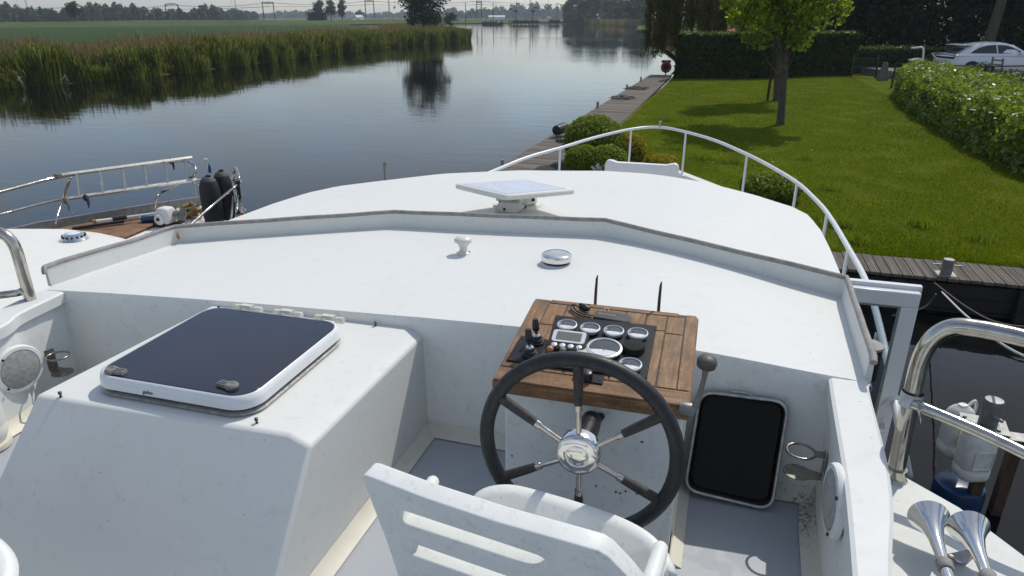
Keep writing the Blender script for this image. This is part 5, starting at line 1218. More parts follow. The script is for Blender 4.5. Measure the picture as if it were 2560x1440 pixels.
def box_hedge(name, label, poly, h, nleaf, lsize, lm, top_lm=None, zb=LZ, rough=.08, cat='hedge', core='dark', tl=0, lump=0.):
    """clipped hedge: outline polygon in plan, leaves through its skin"""
    c0 = sum((Vector((p[0], p[1], 0)) for p in poly), Vector())/len(poly)
    o = empty(name, (c0.x, c0.y, zb), label, cat)
    mb = MB(); ins = [(c0.x + (p[0] - c0.x)*.97 - .06*np.sign(p[0] - c0.x), c0.y + (p[1] - c0.y)*.985 - .06*np.sign(p[1] - c0.y)) for p in poly]
    mb.prism(ins, zb - .05, zb + h - .12); build('core', mb, M['soil'], o, smooth=None)
    n = len(poly); per = [(Vector((*poly[i], 0)), Vector((*poly[(i + 1) % n], 0))) for i in range(n)]
    ln = np.array([(b - a).length for a, b in per]); area = ln*h
    C = []; Nn = []
    k = rs.choice(n, nleaf, p=area/area.sum())
    A_ = np.array([tuple(a) for a, b in per]); B_2 = np.array([tuple(b) for a, b in per]); t = rs.rand(nleaf)
    X = A_[k] + (B_2[k] - A_[k])*t[:, None]; X[:, 2] = zb + h*rs.rand(nleaf)**.9
    e = (B_2 - A_)/ln[:, None]; nm = np.stack([e[:, 1], -e[:, 0], 0*e[:, 0]], 1)
    sgn = 1 if sum(poly[i][0]*poly[(i + 1) % n][1] - poly[(i + 1) % n][0]*poly[i][1] for i in range(n)) > 0 else -1
    nm = nm*sgn
    wob = np.sin(X[:, 0]*2.3 + X[:, 2]*3.1)*np.sin(X[:, 1]*1.9 + X[:, 2]*1.3)*lump
    X = X + nm[k]*(rs.normal(0, rough, nleaf) + wob)[:, None]
    fast_mesh('side_foliage', leaf_quads(X, lsize, .6, nm[k] + np.array([0, 0, .5]), .45), 4, L[lm], o)
    nt_ = tl or nleaf//3
    xs2 = np.array(poly); lo, hi = xs2.min(0), xs2.max(0)
    G = lo + (hi - lo)*rs.rand(nt_*5, 2); ins_ = np.zeros(len(G), bool); j = n - 1
    for i in range(n):
        xi_, yi_ = poly[i]; xj, yj = poly[j]
        ins_ ^= ((yi_ > G[:, 1]) != (yj > G[:, 1])) & (G[:, 0] < (xj - xi_)*(G[:, 1] - yi_)/(yj - yi_ + 1e-12) + xi_); j = i
    G = G[ins_][:nt_]
    Z = zb + h + rs.normal(0, rough*1.1, len(G)) + lump*1.3*np.sin(G[:, 0]*2.1)*np.sin(G[:, 1]*1.7)
    fast_mesh('top_foliage', leaf_quads(np.column_stack([G, Z]), lsize, .6, np.array([[0, 0, 1.]]), .5), 4, L[top_lm or lm], o)
    return o
box_hedge('clipped_hedge', 'tall square clipped dark conifer hedge behind the lawn at its far end', [(-3.36, 43.7), (7.25, 50.1), (6.75, 51.3), (-3.30, 45.2)], 2.5, 16000, .10, 'hedge', 'hedgelit', tl=6000, rough=.07)
box_hedge('low_hedge', 'low clipped hedge behind the green gate, right of the tall hedge', [(7.3, 52.2), (15.5, 53.6), (15.3, 54.8), (7.1, 53.4)], 1.5, 6000, .09, 'hedge', 'hedgelit', tl=3000, rough=.09)
box_hedge('laurel_hedge', 'broad glossy laurel hedge bordering the right side of the lawn', [(7.25, 14.5), (6.85, 20), (6.78, 24), (6.88, 29), (7.15, 34), (7.6, 38.2), (8.6, 40.3), (9.4, 39.5), (9.8, 34), (9.9, 14.5)], 1.22, 34000, .068, 'laurel', 'laurel', tl=36000, rough=.11, lump=.10)

def ball_bush(c, r, h, n, ls, lm, name, label, cat='bush', group=None):
    o = empty(name, (c[0], c[1], LZ), label, cat, group)
    mb = MB(); mb.ball((c[0], c[1], LZ + h*.48), r*.86, 14, (1, 1, h/(2*r)*1.0)); build('core', mb, M['soil'], o, smooth=180)
    d = unit(n); d[:, 2] = np.where(d[:, 2] < -.75, -d[:, 2], d[:, 2])
    X = np.array([c[0], c[1], LZ + h*.48]) + d*np.array([r, r, h*.52])*(1 + rs.normal(0, .035, n) + .03*np.sin(d[:, 0]*9)*np.sin(d[:, 2]*8 + 1))[:, None]
    X[:, 2] = np.maximum(X[:, 2], LZ + .02)
    fast_mesh('foliage', leaf_quads(X, ls, .6, d, .5), 4, L[lm], o)
    return o
b1 = P(1478, 412, z=LZ); ball_bush((b1.x, b1.y + .35), .78, 1.16, 9000, .032, 'box', 'boxwood_ball', 'largest clipped boxwood ball, at the back beside the quay', group='clipped boxwood balls')
b1 = P(1455, 432, z=LZ); ball_bush((b1.x, b1.y + .1), .43, .64, 4200, .030, 'box', 'boxwood_ball', 'small front left clipped green boxwood ball nearest the quay boards', group='clipped boxwood balls')
b1 = P(1516, 436, z=LZ); ball_bush((b1.x, b1.y + .1), .47, .66, 4500, .030, 'box', 'boxwood_ball', 'small clipped green boxwood ball beside the white flower and the deck seat', group='clipped boxwood balls')
b1 = P(1567, 410, z=LZ); ball_bush((b1.x, b1.y + .1), .46, .74, 4500, .030, 'boxgold', 'boxwood_ball', 'yellow green golden box ball right of the largest boxwood ball', group='clipped boxwood balls')
b1 = P(1654, 415, z=LZ); ball_bush((b1.x, b1.y + .1), .40, .26, 2200, .030, 'boxgold', 'low_shrub', 'low golden shrub just visible above the white deck seat', 'shrub')
b1 = P(1925, 498, z=LZ); ball_bush((b1.x, b1.y + .1), .60, .52, 4600, .034, 'box', 'low_shrub', 'low rounded green shrub on the lawn behind the starboard bow rail', 'shrub')
b1 = P(1530, 446, z=LZ); mb = MB(); mb.prism([(b1.x - 2 + 2.9*f + .0, b1.y - .55 + g_) for f, g_ in ((0, 0), (1, 0), (1.05, 1.2), (.8, 2.2), (.3, 2.4), (.0, 1.3))], .3, LZ + .012); o = build('soil_bed', mb, M['soil'], None, smooth=None); o['kind'] = 'structure'
fb_ = P(1499, 417, z=LZ + .25); o = empty('white_flower', (fb_.x, fb_.y, LZ), 'small white flower in front of the boxwood balls beside the deck seat', 'flower')
X = np.array(tuple(fb_)) + rs.normal(0, .055, (34, 3)); fast_mesh('petals', leaf_quads(X, .055, .7), 4, M['petal'], o)
mb = MB(); mb.tube([(fb_.x, fb_.y, LZ), (fb_.x + .01, fb_.y, LZ + .24)], .008, 5); build('stem', mb, M['greenmetal'], o)

# willow with hanging curtains of leaves
wo_ = empty('weeping_willow', (-2.6, 55.5, LZ), 'large weeping willow with long brown green curtains hanging over the canal edge', 'tree')
mb = MB(); mb.tube([(-2.6, 55.5, .3), (-2.5, 55.4, 3), (-2.8, 55.8, 7)], [.5, .42, .3], 12)
for i in range(9):
    t = 2*PI*i/9; mb.tube([(-2.7, 55.6, 4 + .3*i), (-2.7 + 2.2*math.cos(t), 55.6 + 2.2*math.sin(t), 8.5), (-2.7 + 4.2*math.cos(t), 55.6 + 3.8*math.sin(t), 8)], [.2, .12, .04], 6)
build('trunk', mb, M['barkdark'], wo_, smooth=60)
V = []
for i in range(1250):
    ks_ = i % 85; r2_ = random.Random(ks_ + 400); t = r2_.random()*2*PI; rr = math.sqrt(r2_.random())*.85 + .15; cx_, cy_ = -2.6 + 4.35*rr*math.cos(t) + rs.normal(0, .13), 55.3 + 4.2*rr*math.sin(t) + rs.normal(0, .13)
    group_ = math.sin(cx_*2.4) + .7*math.sin(cx_*5.3 + 1)
    zb_ = 2.5 + 1.0*rs.rand() - .65*group_ + (0.4 if rr < .6 else 0)
    if cx_ < -5.2: zb_ = max(.75, zb_ - 1.55)
    zt_ = 8.5 + 1.8*math.sqrt(max(0, 1 - rr*rr)) + rs.rand()*.6
    m_ = int((zt_ - zb_)/.085); zz_ = np.linspace(zt_, zb_, m_)
    X = np.column_stack([cx_ + .07*np.sin(zz_*1.1 + i) + rs.normal(0, .055, m_), cy_ + .07*np.cos(zz_*.9 + i) + rs.normal(0, .055, m_), zz_])
    s_ = .10*(.6 + .8*rs.rand(m_)); dx_ = rs.normal(0, .35, (m_, 2)); T = np.column_stack([dx_, -np.ones(m_)]); T /= np.linalg.norm(T, axis=1)[:, None]
    Bt = np.cross(T, unit(m_)); Bt /= np.linalg.norm(Bt, axis=1)[:, None]
    V.append(np.stack([X - T*s_[:, None], X + Bt*s_[:, None]*.34, X + T*s_[:, None], X - Bt*s_[:, None]*.34], 1).reshape(-1, 3))
fast_mesh('crown', np.concatenate(V), 4, L['willow'], wo_)

# dark trees behind the garden
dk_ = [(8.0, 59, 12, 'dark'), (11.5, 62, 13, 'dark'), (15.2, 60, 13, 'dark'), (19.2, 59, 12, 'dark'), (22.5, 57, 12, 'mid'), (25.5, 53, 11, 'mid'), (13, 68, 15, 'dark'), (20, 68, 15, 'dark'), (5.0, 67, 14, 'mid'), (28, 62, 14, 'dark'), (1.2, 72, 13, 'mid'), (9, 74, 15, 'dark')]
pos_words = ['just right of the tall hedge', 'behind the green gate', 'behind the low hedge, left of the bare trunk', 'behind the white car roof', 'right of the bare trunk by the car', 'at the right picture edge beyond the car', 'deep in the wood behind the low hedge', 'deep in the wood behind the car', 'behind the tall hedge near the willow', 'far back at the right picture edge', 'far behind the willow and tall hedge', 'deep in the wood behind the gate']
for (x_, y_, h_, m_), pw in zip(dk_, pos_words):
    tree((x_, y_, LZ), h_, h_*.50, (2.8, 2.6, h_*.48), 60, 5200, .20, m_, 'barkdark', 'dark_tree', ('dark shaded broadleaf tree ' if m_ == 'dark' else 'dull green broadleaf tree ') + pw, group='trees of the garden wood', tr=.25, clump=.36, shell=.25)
q = P(2470, 112, y=52); mb = MB(); mb.tube([(q.x - .1, 52, LZ), (q.x, 52, 2.4), (q.x + .22, 52, 6), (q.x + .3, 52, 10)], [.36, .31, .27, .2], 12)
bt = empty('bare_trunk_tree', (q.x, 52, LZ), 'tree with thick bare brown trunk rising behind the white car', 'tree'); build('trunk', mb, M['bark'], bt, smooth=60)
X = np.array([q.x + .4, 52.3, 9.0]) + unit(4000)*rs.rand(4000)[:, None]**.5*np.array([3, 2.4, 2.6]); fast_mesh('crown', leaf_quads(X, .18), 4, L['mid'], bt)
# undergrowth hiding the ground of the wood
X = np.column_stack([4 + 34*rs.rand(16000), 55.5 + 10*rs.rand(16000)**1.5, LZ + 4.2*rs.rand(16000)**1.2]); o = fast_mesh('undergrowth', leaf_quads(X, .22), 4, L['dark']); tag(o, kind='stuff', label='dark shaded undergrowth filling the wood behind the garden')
# scrubby plants along the wire fence by the car
for px, py, h_, n_, lb in ((2400, 190, 1.25, 900, 'loose twiggy shrub in front of the white car rear'), (2445, 195, .8, 600, 'small loose shrub in front of the white car door, left of the ladder back'), (2505, 238, 1.0, 800, 'loose shrub by the wire fence post below the car'), (2550, 245, .9, 700, 'loose shrub at the right picture edge below the car'), (2330, 170, .8, 500, 'small shrub beside the white boarding rail')):
    q = P(px, py, z=.98); X = np.array([q.x, q.y, .98 + h_*.55]) + unit(n_)*(rs.rand(n_)**.6)[:, None]*np.array([.75, .6, h_*.55])
    o = empty('garden_shrub', q, lb, 'shrub', 'loose shrubs along the fence'); fast_mesh('foliage', leaf_quads(X, .075), 4, L['rose'], o)
    mb = MB()
    for i in range(6): mb.tube([q, q + Vector((rnd.uniform(-.5, .5), rnd.uniform(-.4, .4), h_*rnd.uniform(.6, 1.05)))], [.02, .008], 5)
    build('stem', mb, M['bark'], o)

# lawn blades (nearer part) and tufts
def blades(X, h, wd, lm, name, lean=.35):
    n = len(X); a = rs.rand(n)*2*PI; s = np.column_stack([np.cos(a), np.sin(a), 0*a])*(wd*(.6 + .8*rs.rand(n)))[:, None]/2
    l = np.column_stack([rs.normal(0, lean, (n, 2)), np.ones(n)])*(h*(.5 + rs.rand(n)))[:, None]
    V = np.stack([X - s, X + s, X + l], 1); return fast_mesh(name, V.reshape(-1, 3), 3, L[lm])
n = 230000; yy = 11.65 + 37*rs.rand(n)**1.7; xx = -3.5 + rs.rand(n)*(10.6)
X = np.column_stack([xx, yy, LZ + .03*np.sin(xx*.7 + yy*.21) + .02*np.sin(yy*.53 - xx)])
pt = np.sin(xx*2.1 + 1.3*np.sin(yy*1.1))*np.sin(yy*1.7 + np.sin(xx*1.9)); X = X[((pt + rs.normal(0, .5, n)) > -.6) & (yy < 43.5 + (xx + 3.3)*.6)]
o = blades(X, .034, .016, 'grass', 'lawn_grass', .5); tag(o, kind='stuff', label='short mown grass of the lawn')
V = []
for (px, py) in [(1660, 395), (1760, 395), (1830, 405), (1500 + 700, 398), (2010, 398), (1690, 372), (2075, 470), (2140, 600), (2100, 560), (1662, 300), (1830, 398), (2390, 330), (2300, 560), (2450, 600)]:
    q = P(px, py, z=LZ); V.append(np.array([q.x, q.y, LZ]) + rs.normal(0, .13, (260, 3))*np.array([1, 1, 0]))
o = blades(np.concatenate(V), .12, .018, 'box', 'grass_tufts', .4); tag(o, kind='stuff', label='darker coarse grass tufts in the lawn')
nd = 50; X = np.column_stack([-1 + 7*rs.rand(nd), 13 + 24*rs.rand(nd), np.full(nd, LZ + .05)]); o = fast_mesh('daisies', leaf_quads(X, .015, .9, np.array([[0, 0, 1.]]), .8), 4, M['petal']); tag(o, kind='stuff', label='tiny white daisies scattered in the lawn')

# reeds on the opposite bank
RB = [P(-260, 300, z=0), P(0, 222, z=0), P(300, 200, z=0), P(600, 165, z=0), P(900, 126, z=0), P(1100, 108, z=0), P(1168, 101, z=0)]
RB = [Vector((-43, 14, 0)), RB[1], RB[2], RB[3], RB[4], RB[5], RB[6], RB[6] + Vector((-6, 7, 0)), RB[6] + Vector((-26, 38, 0))]
rbp = smooth_curve(RB, 24); rba = np.array([tuple(p) for p in rbp]); seg = np.linalg.norm(np.diff(rba, axis=0), axis=1); cum = np.concatenate([[0], np.cumsum(seg)])
def along(t):
    s_ = t*cum[-1]; i = np.clip(np.searchsorted(cum, s_) - 1, 0, len(seg) - 1); f = (s_ - cum[i])/seg[i]
    p = rba[i] + (rba[i + 1] - rba[i])*f[:, None]; d = (rba[i + 1] - rba[i])/seg[i][:, None]
    return p, np.column_stack([-d[:, 1], d[:, 0], 0*f]), s_
def reeds(n, d0, d1, h0, h1, wd, lm, name, label, dens=None, hvar=.3, lean=.12, pw=1.):
    t = rs.rand(n)**pw; p, nr_, s_ = along(t); off = d0 + (d1 - d0)*rs.rand(n)
    clump_ = .5 + .5*np.sin(s_*1.55 + 1.7*np.sin(s_*.43)); wob = .45*(np.sin(s_*.9) + np.sin(s_*2.3 + 1)*.6)
    keep = rs.rand(n) < (.42 + .58*clump_ if dens else np.ones(n))
    off = off + wob*(1 if dens else .5)
    X = p + nr_*off[:, None]; X[:, 2] = np.clip((off - .5)*.16, -.05, .40)
    h = (h0 + (h1 - h0)*rs.rand(n))*(1 + hvar*(clump_ - .5) + .12*np.sin(s_*.37))
    X, h, nr_ = X[keep], h[keep], nr_[keep]; n = len(X)
    a = rs.rand(n)*2*PI; sd = np.column_stack([np.cos(a), np.sin(a), 0*a])*(wd*(.6 + .8*rs.rand(n)))[:, None]/2
    ln = np.column_stack([rs.normal(0, lean, (n, 2)), np.ones(n)]); top = X + ln*h[:, None]; mid = X + ln*h[:, None]*.55 + np.column_stack([rs.normal(0, .04, (n, 2)), np.zeros(n)])
    tip = top + np.column_stack([rs.normal(0, wd*1.1, (n, 2)), -np.abs(rs.normal(0, .10, n))])
    V = np.concatenate([np.stack([X - sd*.7, X + sd*.7, mid + sd, mid - sd], 1).reshape(-1, 3), np.stack([mid - sd, mid + sd, top + sd*.25, tip - sd*.1], 1).reshape(-1, 3)])
    o = fast_mesh(name, V, 4, L[lm]); tag(o, label, kind='stuff'); return o
reeds(105000, -.2, 2.0, .95, 1.65, .040, 'reed', 'green_reeds', 'fresh green reeds standing in clumps along the opposite canal bank', True, .8)
reeds(22000, 1.2, 4.0, 1.1, 1.65, .034, 'reed', 'green_reeds', 'fresh green reeds behind the front clumps of the opposite bank', None, .2)
reeds(85000, .9, 10.5, .55, 1.95, .026, 'reeddry', 'dry_reeds', 'dry brown reed stalks behind the green reeds of the opposite bank', None, .3, .12)
reeds(5000, 1.6, 8.0, 1.6, 2.35, .026, 'reeddry', 'dry_reeds', 'tallest single dry reed stalks of the opposite bank', None, .3, .08)
mb = MB(); ps = [Vector(p) for p in rba[::6]]; 
def nrm2(i): d = (ps[min(i + 1, len(ps) - 1)] - ps[max(i - 1, 0)]); d.normalize(); return Vector((-d.y, d.x, 0))
mb.grid([[ps[i] + nrm2(i)*off + Vector((0, 0, z)) for i in range(len(ps))] for off, z in ((-.1, -.4), (.25, .05), (2, .40), (9, .75), (13, .42), (20, .30))]); struct('reed_bank', mb, M['bank'], 60)
# a few pale bent stalks at the water's edge
for px, py in ((160, 215), (55, 222), (520, 172)):
    q = P(px, py, z=0); mb = MB()
    for i in range(5): mb.tube([q + Vector((rnd.uniform(-.3, .3), .2, 0)), q + Vector((rnd.uniform(-.3, .3), .1, .7)), q + Vector((rnd.uniform(.1, .9), -.3, rnd.uniform(.1, 1.1)))], .018, 5)
    o = build('bent_stalks', mb, M['oldwood'], None, smooth=60); tag(o, {160: 'pale bent reed stalks leaning into the water, second clump from the left picture edge', 55: 'pale bent reed stalks nearest the left picture edge', 520: 'pale bent reed stalks midway along the left reed bank'}[px], 'reed stalks', 'bent pale stalks')
# tree on the opposite bank
tb = P(1074, 92, z=.7); 
tree((tb.x - 3, tb.y + 4, .5), 14, 7.2, (4.9, 4.6, 6.6), 150, 11000, .20, 'bank', 'barkdark', 'bank_tree', 'round dark tree alone on the reedy left bank, mirrored in the canal', tr=.30, clump=.25, shell=.2)
tb2 = P(1118, 70, z=.7); tree((tb2.x, tb2.y + 3, .5), 5, 3.0, (2.4, 2.2, 2.4), 40, 2600, .16, 'bank', 'barkdark', 'bank_tree', 'small willow bush beside the round tree on the reedy left bank', tr=.12, clump=.3)

# ================================================================== FAR DISTANCE
def far_tree(p, h, w_, lm, n, ls, name, label, group=None, cz=.56, rz=.46):
    return tree(p, h, h*cz, (w_, w_, h*rz), 40, n, ls, lm, 'barkdark', name, label, 'tree', group, tr=h*.02, clump=.36, shell=.3)
words = ['at the water end nearest the poles', 'second from the water end', 'third from the water end', 'tallest, in the middle of the row', 'tall, behind the white marker boards', 'beside the gap of pale sky', 'just left of the willow curtains', 'nearest, partly behind the willow curtains']
for i, (px, d, h, w_) in enumerate(((1420, 440, 17, 6), (1446, 430, 24, 7), (1470, 420, 21, 7), (1497, 405, 25, 8), (1528, 385, 22, 8), (1553, 365, 15, 7), (1582, 340, 19, 7), (1612, 320, 20, 8))):
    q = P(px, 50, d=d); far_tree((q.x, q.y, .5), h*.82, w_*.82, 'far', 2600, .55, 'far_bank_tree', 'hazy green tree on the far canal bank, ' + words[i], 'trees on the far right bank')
def far_reeds(p0, p1, n, label, h=2.4, lm='reeddry'):
    t = rs.rand(n)[:, None]; X = np.array(tuple(p0))*(1 - t) + np.array(tuple(p1))*t + rs.normal(0, 1., (n, 3))*np.array([1.2, 1.2, 0]); X[:, 2] = .1
    sd = np.column_stack([np.full(n, .16), np.full(n, .05), np.zeros(n)]); tp_ = X + np.column_stack([rs.normal(0, .2, (n, 2)), h*(.6 + .6*rs.rand(n))])
    V = np.stack([X - sd, X + sd, tp_ + sd*.6, tp_ - sd*.6], 1).reshape(-1, 3); o = fast_mesh('far_reeds', V, 4, L[lm]); tag(o, label, kind='stuff')
far_reeds(Vector((-42, 308, 0)), Vector((-88, 420, 0)), 4000, 'brown reed fringe along the far right bank')
far_reeds(Vector((-60, 352, 0)), Vector((-106, 465, 0)), 2500, 'green reed fringe along the far right bank', 1.8, 'reed')
# three poplars, dense hedge block and lone trees by the railway
for px, d, h, w_, lb in ((800, 395, 11.8, 2.9, 'leftmost of three poplars beyond the crop field'), (828, 397, 11.6, 2.9, 'middle of three poplars beyond the crop field'), (856, 402, 11.5, 2.4, 'rightmost, thinnest of three poplars beyond the crop field')):
    q = P(px, 45, d=d); far_tree((q.x, q.y, 1.8), h, w_, 'bank', 1700, .40, 'poplar', lb, 'poplars beyond the field', .55, .46)
q = P(785, 42, d=392); q2 = P(825, 42, d=396); X = np.array([q.x, q.y, 2]) + np.column_stack([rs.rand(2200)[:, None]*np.array([[q2.x - q.x, q2.y - q.y]]) + rs.normal(0, .8, (2200, 2)), 4.0*rs.rand(2200)])
X[:, 0] -= 3
o = empty('farm_hedge', (q.x, q.y, 1.8), 'dark square hedge block at the foot of the three poplars', 'hedge'); fast_mesh('foliage', leaf_quads(X, .4), 4, L['dark'], o)
q = P(188, 46, d=345); far_tree((q.x, q.y, 1.8), 8.4, 2.7, 'bank', 1500, .36, 'lone_tree', 'lone tree standing at the leftmost railway gantry', None)
q = P(897, 40, d=620); far_tree((q.x, q.y, .5), 8.5, 4.6, 'far', 900, .7, 'farm_tree', 'round hazy tree behind the farm roofs right of the poplars', None)
def treeline(px0, px1, d, top, n, lm, label, seed, ls=1.2, z0=.4, gaps=0.):
    r_ = np.random.RandomState(seed); C = []; cols = int((px1 - px0)/7) + 1
    for i in range(cols):
        px = px0 + (px1 - px0)*(i + r_.rand())/cols
        if r_.rand() < gaps: continue
        dd = d*(1 + r_.normal(0, .035)); q = P(px, 40, d=dd); h = top*(.62 + .50*r_.rand())*(1 + .22*math.sin(px*.021 + seed))
        m = n//cols; w_ = d*7/1850*1.15
        X = unit(m)*(rs.rand(m)**.4)[:, None]*np.array([w_, w_, h*.55]) + np.array([q.x, q.y, z0 + h*.52]); C.append(X[X[:, 2] > z0])
    C = np.concatenate(C); o = fast_mesh('distant_wood', leaf_quads(C, ls), 4, L[lm]); tag(o, label, kind='stuff'); return o
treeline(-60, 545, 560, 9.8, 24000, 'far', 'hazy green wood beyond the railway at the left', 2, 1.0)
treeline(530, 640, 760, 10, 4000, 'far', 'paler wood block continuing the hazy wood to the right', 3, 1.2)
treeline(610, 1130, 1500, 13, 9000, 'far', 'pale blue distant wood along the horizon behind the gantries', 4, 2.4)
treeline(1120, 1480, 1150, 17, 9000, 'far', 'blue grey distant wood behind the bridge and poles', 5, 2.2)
for pa, pb_, d0_, d1_, hh, sd_ in ((1410, 1500, 425, 400, 7, 11), (1490, 1622, 397, 322, 9, 12)):
    n_ = 5500; t = rs.rand(n_); C_ = []
    for i in range(n_):
        q = P(pa + (pb_ - pa)*t[i], 45, d=d0_ + (d1_ - d0_)*t[i]); C_.append((q.x + rs.normal(0, 1.2), q.y + 4 + rs.normal(0, 2), .4 + hh*rs.rand()**1.3*(.7 + .3*math.sin(t[i]*40))))
    o = fast_mesh('bank_bushes', leaf_quads(np.array(C_), .6), 4, L['far']); tag(o, 'dense green undergrowth below the trees of the far right bank', kind='stuff')
# railway gantries
def gantry(px0, px1, d, top_px, base_px, label, arch=False):
    a, b = P(px0, base_px, d=d), P(px1, base_px, d=d*1.006); zt_ = P(px0, top_px, d=d).z
    o = empty('railway_gantry', (a + b)/2, label, 'gantry', 'railway gantries on the embankment'); 
    for q in (a, b):
        mb = MB(); s_ = .17
        for dx_ in (-s_, s_): mb.tube([q + Vector((dx_, 0, -.6)), Vector((q.x + dx_, q.y, zt_))], .12, 4)
        for i in range(8):
            z = q.z + (zt_ - q.z)*i/8; z1 = q.z + (zt_ - q.z)*(i + 1)/8; sg_ = s_ if i % 2 else -s_; mb.tube([(q.x + sg_, q.y, z), (q.x - sg_, q.y, z1)], .05, 4)
        build('mast', mb, M['iron'], o)
    mb = MB(); n_ = 10; tp_ = [a.lerp(b, i/n_) for i in range(n_ + 1)]
    for dz_ in (0, -.55): mb.tube([Vector((p.x, p.y, zt_ + dz_ + (.5*math.sin(PI*i/n_) if arch else 0))) for i, p in enumerate(tp_)], .13, 4)
    build('crossbeam', mb, M['iron'], o)
    m_ = a.lerp(b, .5); mb = MB()
    for f in (.3, .55): p = a.lerp(b, f); mb.tube([(p.x, p.y, zt_), (p.x, p.y, zt_ - 1.6), (p.x + .9, p.y, zt_ - 2.0)], .06, 4)
    build('bracket', mb, M['iron'], o); return a, b, zt_
gs = [gantry(178, 211, 343, 14, 47, 'leftmost railway gantry, at the lone tree', True), gantry(418, 450, 348, 11, 46, 'arched railway gantry in front of the left wood', True), gantry(660, 687, 356, 5, 45, 'flat topped railway gantry left of the poplars'), gantry(915, 936, 372, 1, 42, 'railway gantry right of the poplars, by the farm roofs'), gantry(1192, 1204, 400, 2, 42, 'braced lattice railway gantry by the bridge, right of the round tree')]
for k_, (f, dz_) in enumerate(((.2, -.1), (.8, -.1), (.3, -1.9), (.7, -1.9))):
    mb = MB(); pts = []
    ends = [(gs[0][0] + (gs[0][0] - gs[1][0])*.9, gs[0][1] + (gs[0][1] - gs[1][1])*.9, gs[0][2])] + gs + [(gs[4][0] + (gs[4][0] - gs[3][0])*1.6, gs[4][1] + (gs[4][1] - gs[3][1])*1.6, gs[4][2])]
    for i in range(len(ends) - 1):
        for j in range(8):
            t = j/8; A1, B1 = ends[i][0].lerp(ends[i][1], f), ends[i + 1][0].lerp(ends[i + 1][1], f); p = A1.lerp(B1, t); z = ends[i][2] + (ends[i + 1][2] - ends[i][2])*t
            pts.append(Vector((p.x, p.y, z + dz_ - (1.3 if k_ < 2 else .3)*4*t*(1 - t))))
    mb.tube(pts, .045, 4); o = build('overhead_wire', mb, M['iron'], None); tag(o, 'thin overhead wire strung between the railway gantries, ' + ['sagging carrier of the near track', 'sagging carrier of the far track', 'straight contact wire of the near track', 'straight contact wire of the far track'][k_], 'wire', 'overhead wires')
mb = MB()
for a_, b_ in (((1165, 42), (1192, 20)), ((1178, 43), (1203, 18)), ((1166, 44), (1190, 26))): mb.tube([P(*a_, d=398), P(*b_, d=400)], .12, 4)
for yy in (6, 11, 17): mb.tube([P(1192, yy, d=400), P(1206, yy, d=400)], .10, 4)
o = build('gantry_stays', mb, M['iron'], None); tag(o, 'slanting steel stays propping the lattice gantry by the bridge', 'steel stays')
# masts with signs along the landing stages
def mast(px, y0, y1, d, sign, label, r=.20):
    a, b = P(px, y1, d=d), P(px, y0, d=d); o = empty('signal_mast', a, label, 'mast', 'masts at the canal bridge')
    mb = MB(); mb.tube([(a.x, a.y, -.4), b], [r, r*.8], 8); build('pole', mb, M['iron'], o)
    for (sx0, sx1, sy0, sy1, mt) in sign:
        p, q = P(sx0, sy0, d=d - .5), P(sx1, sy1, d=d - .5); mb = MB(); mb.box((p + q)/2, ((q - p).length*.98, .12, abs(p.z - q.z)), Matrix.Rotation(YAW, 3, 'Z')); build('signboard', mb, M[mt], o)
mast(1163.5, 5, 52, 400, [], 'plain dark mast left of the lattice gantry')
mast(1233, 7, 56, 395, [(1208, 1217, 18.5, 20.5, 'iron')], 'plain dark mast above the left landing stage')
mast(1290.5, 3.5, 57, 395, [(1284.5, 1294, 25.5, 30.5, 'iron')], 'tall dark mast with grey signboard at the left of the bridge pier')
mast(1332.5, 6, 57, 395, [(1328, 1337, 25.5, 31, 'greenmetal')], 'tall dark mast with greenish signboard at the right of the bridge pier')
mast(1393.5, 9, 44, 420, [(1390, 1392, 8, 10, 'iron'), (1395, 1397.5, 8, 10, 'iron')], 'slim lamp mast with two heads right of the bridge', .12)
for i, (px, y_) in enumerate(((1276, 22.5), (1340.5, 19), (1370.5, 20))):
    p = P(px, y_, d=398); mb = MB(); mb.box(p, (1.9, .3, .55), Matrix.Rotation(YAW, 3, 'Z')); mb.tube([(p.x, p.y, p.z), (p.x, p.y, p.z + 4.2)], .04, 4); o = build('hanging_signal', mb, M['iron'], None); tag(o, ['small dark signal box left of the bridge masts', 'small dark signal box just right of the greenish sign', 'small dark signal box farthest right above the water'][i], 'signal', 'small hanging signals')
# bridge pier and landing stages
def stage(px0, px1, ytop, ybot, d, label, name, npile, rail=True):
    a, b = P(px0, ytop, d=d), P(px1, ytop, d=d); o = empty(name, (a + b)/2, label, name.replace('_', ' ')); o.location.z = 0; WL[o.name] = o.location.copy()
    zt_ = a.z; mb = MB(); c_ = (a + b)/2; ln_ = (b - a).length; rot = Matrix.Rotation(YAW, 3, 'Z')
    mb.box((c_.x, c_.y, zt_ - .75), (ln_, 2.6, 1.5), rot); build('deck', mb, M['masonry'], o)
    for i in range(npile):
        p = a.lerp(b, (i + .5)/npile); mb = MB(); mb.tube([(p.x, p.y - .6, -.6), (p.x, p.y - .6, zt_ + (.6 if i % 2 else 0))], .26, 7); build('pile', mb, M['masonry'], o)
    if rail:
        mb = MB()
        for i in range(npile*2): p = a.lerp(b, (i + .5)/(npile*2)); mb.tube([(p.x, p.y, zt_), (p.x, p.y, zt_ + 1.0)], .06, 4)
        mb.tube([a + Vector((0, 0, 1.0)), b + Vector((0, 0, 1.0))], .07, 4); mb.tube([a + Vector((0, 0, .55)), b + Vector((0, 0, .55))], .05, 4); build('railing', mb, M['iron'], o)
    return o
stage(1281, 1347, 51, 59, 392, 'dark timber bridge pier with piles in the middle of the canal', 'bridge_pier', 7)
stage(1205, 1258, 54.5, 61, 385, 'dark timber landing stage at the left side of the canal end', 'landing_stage', 8, False)
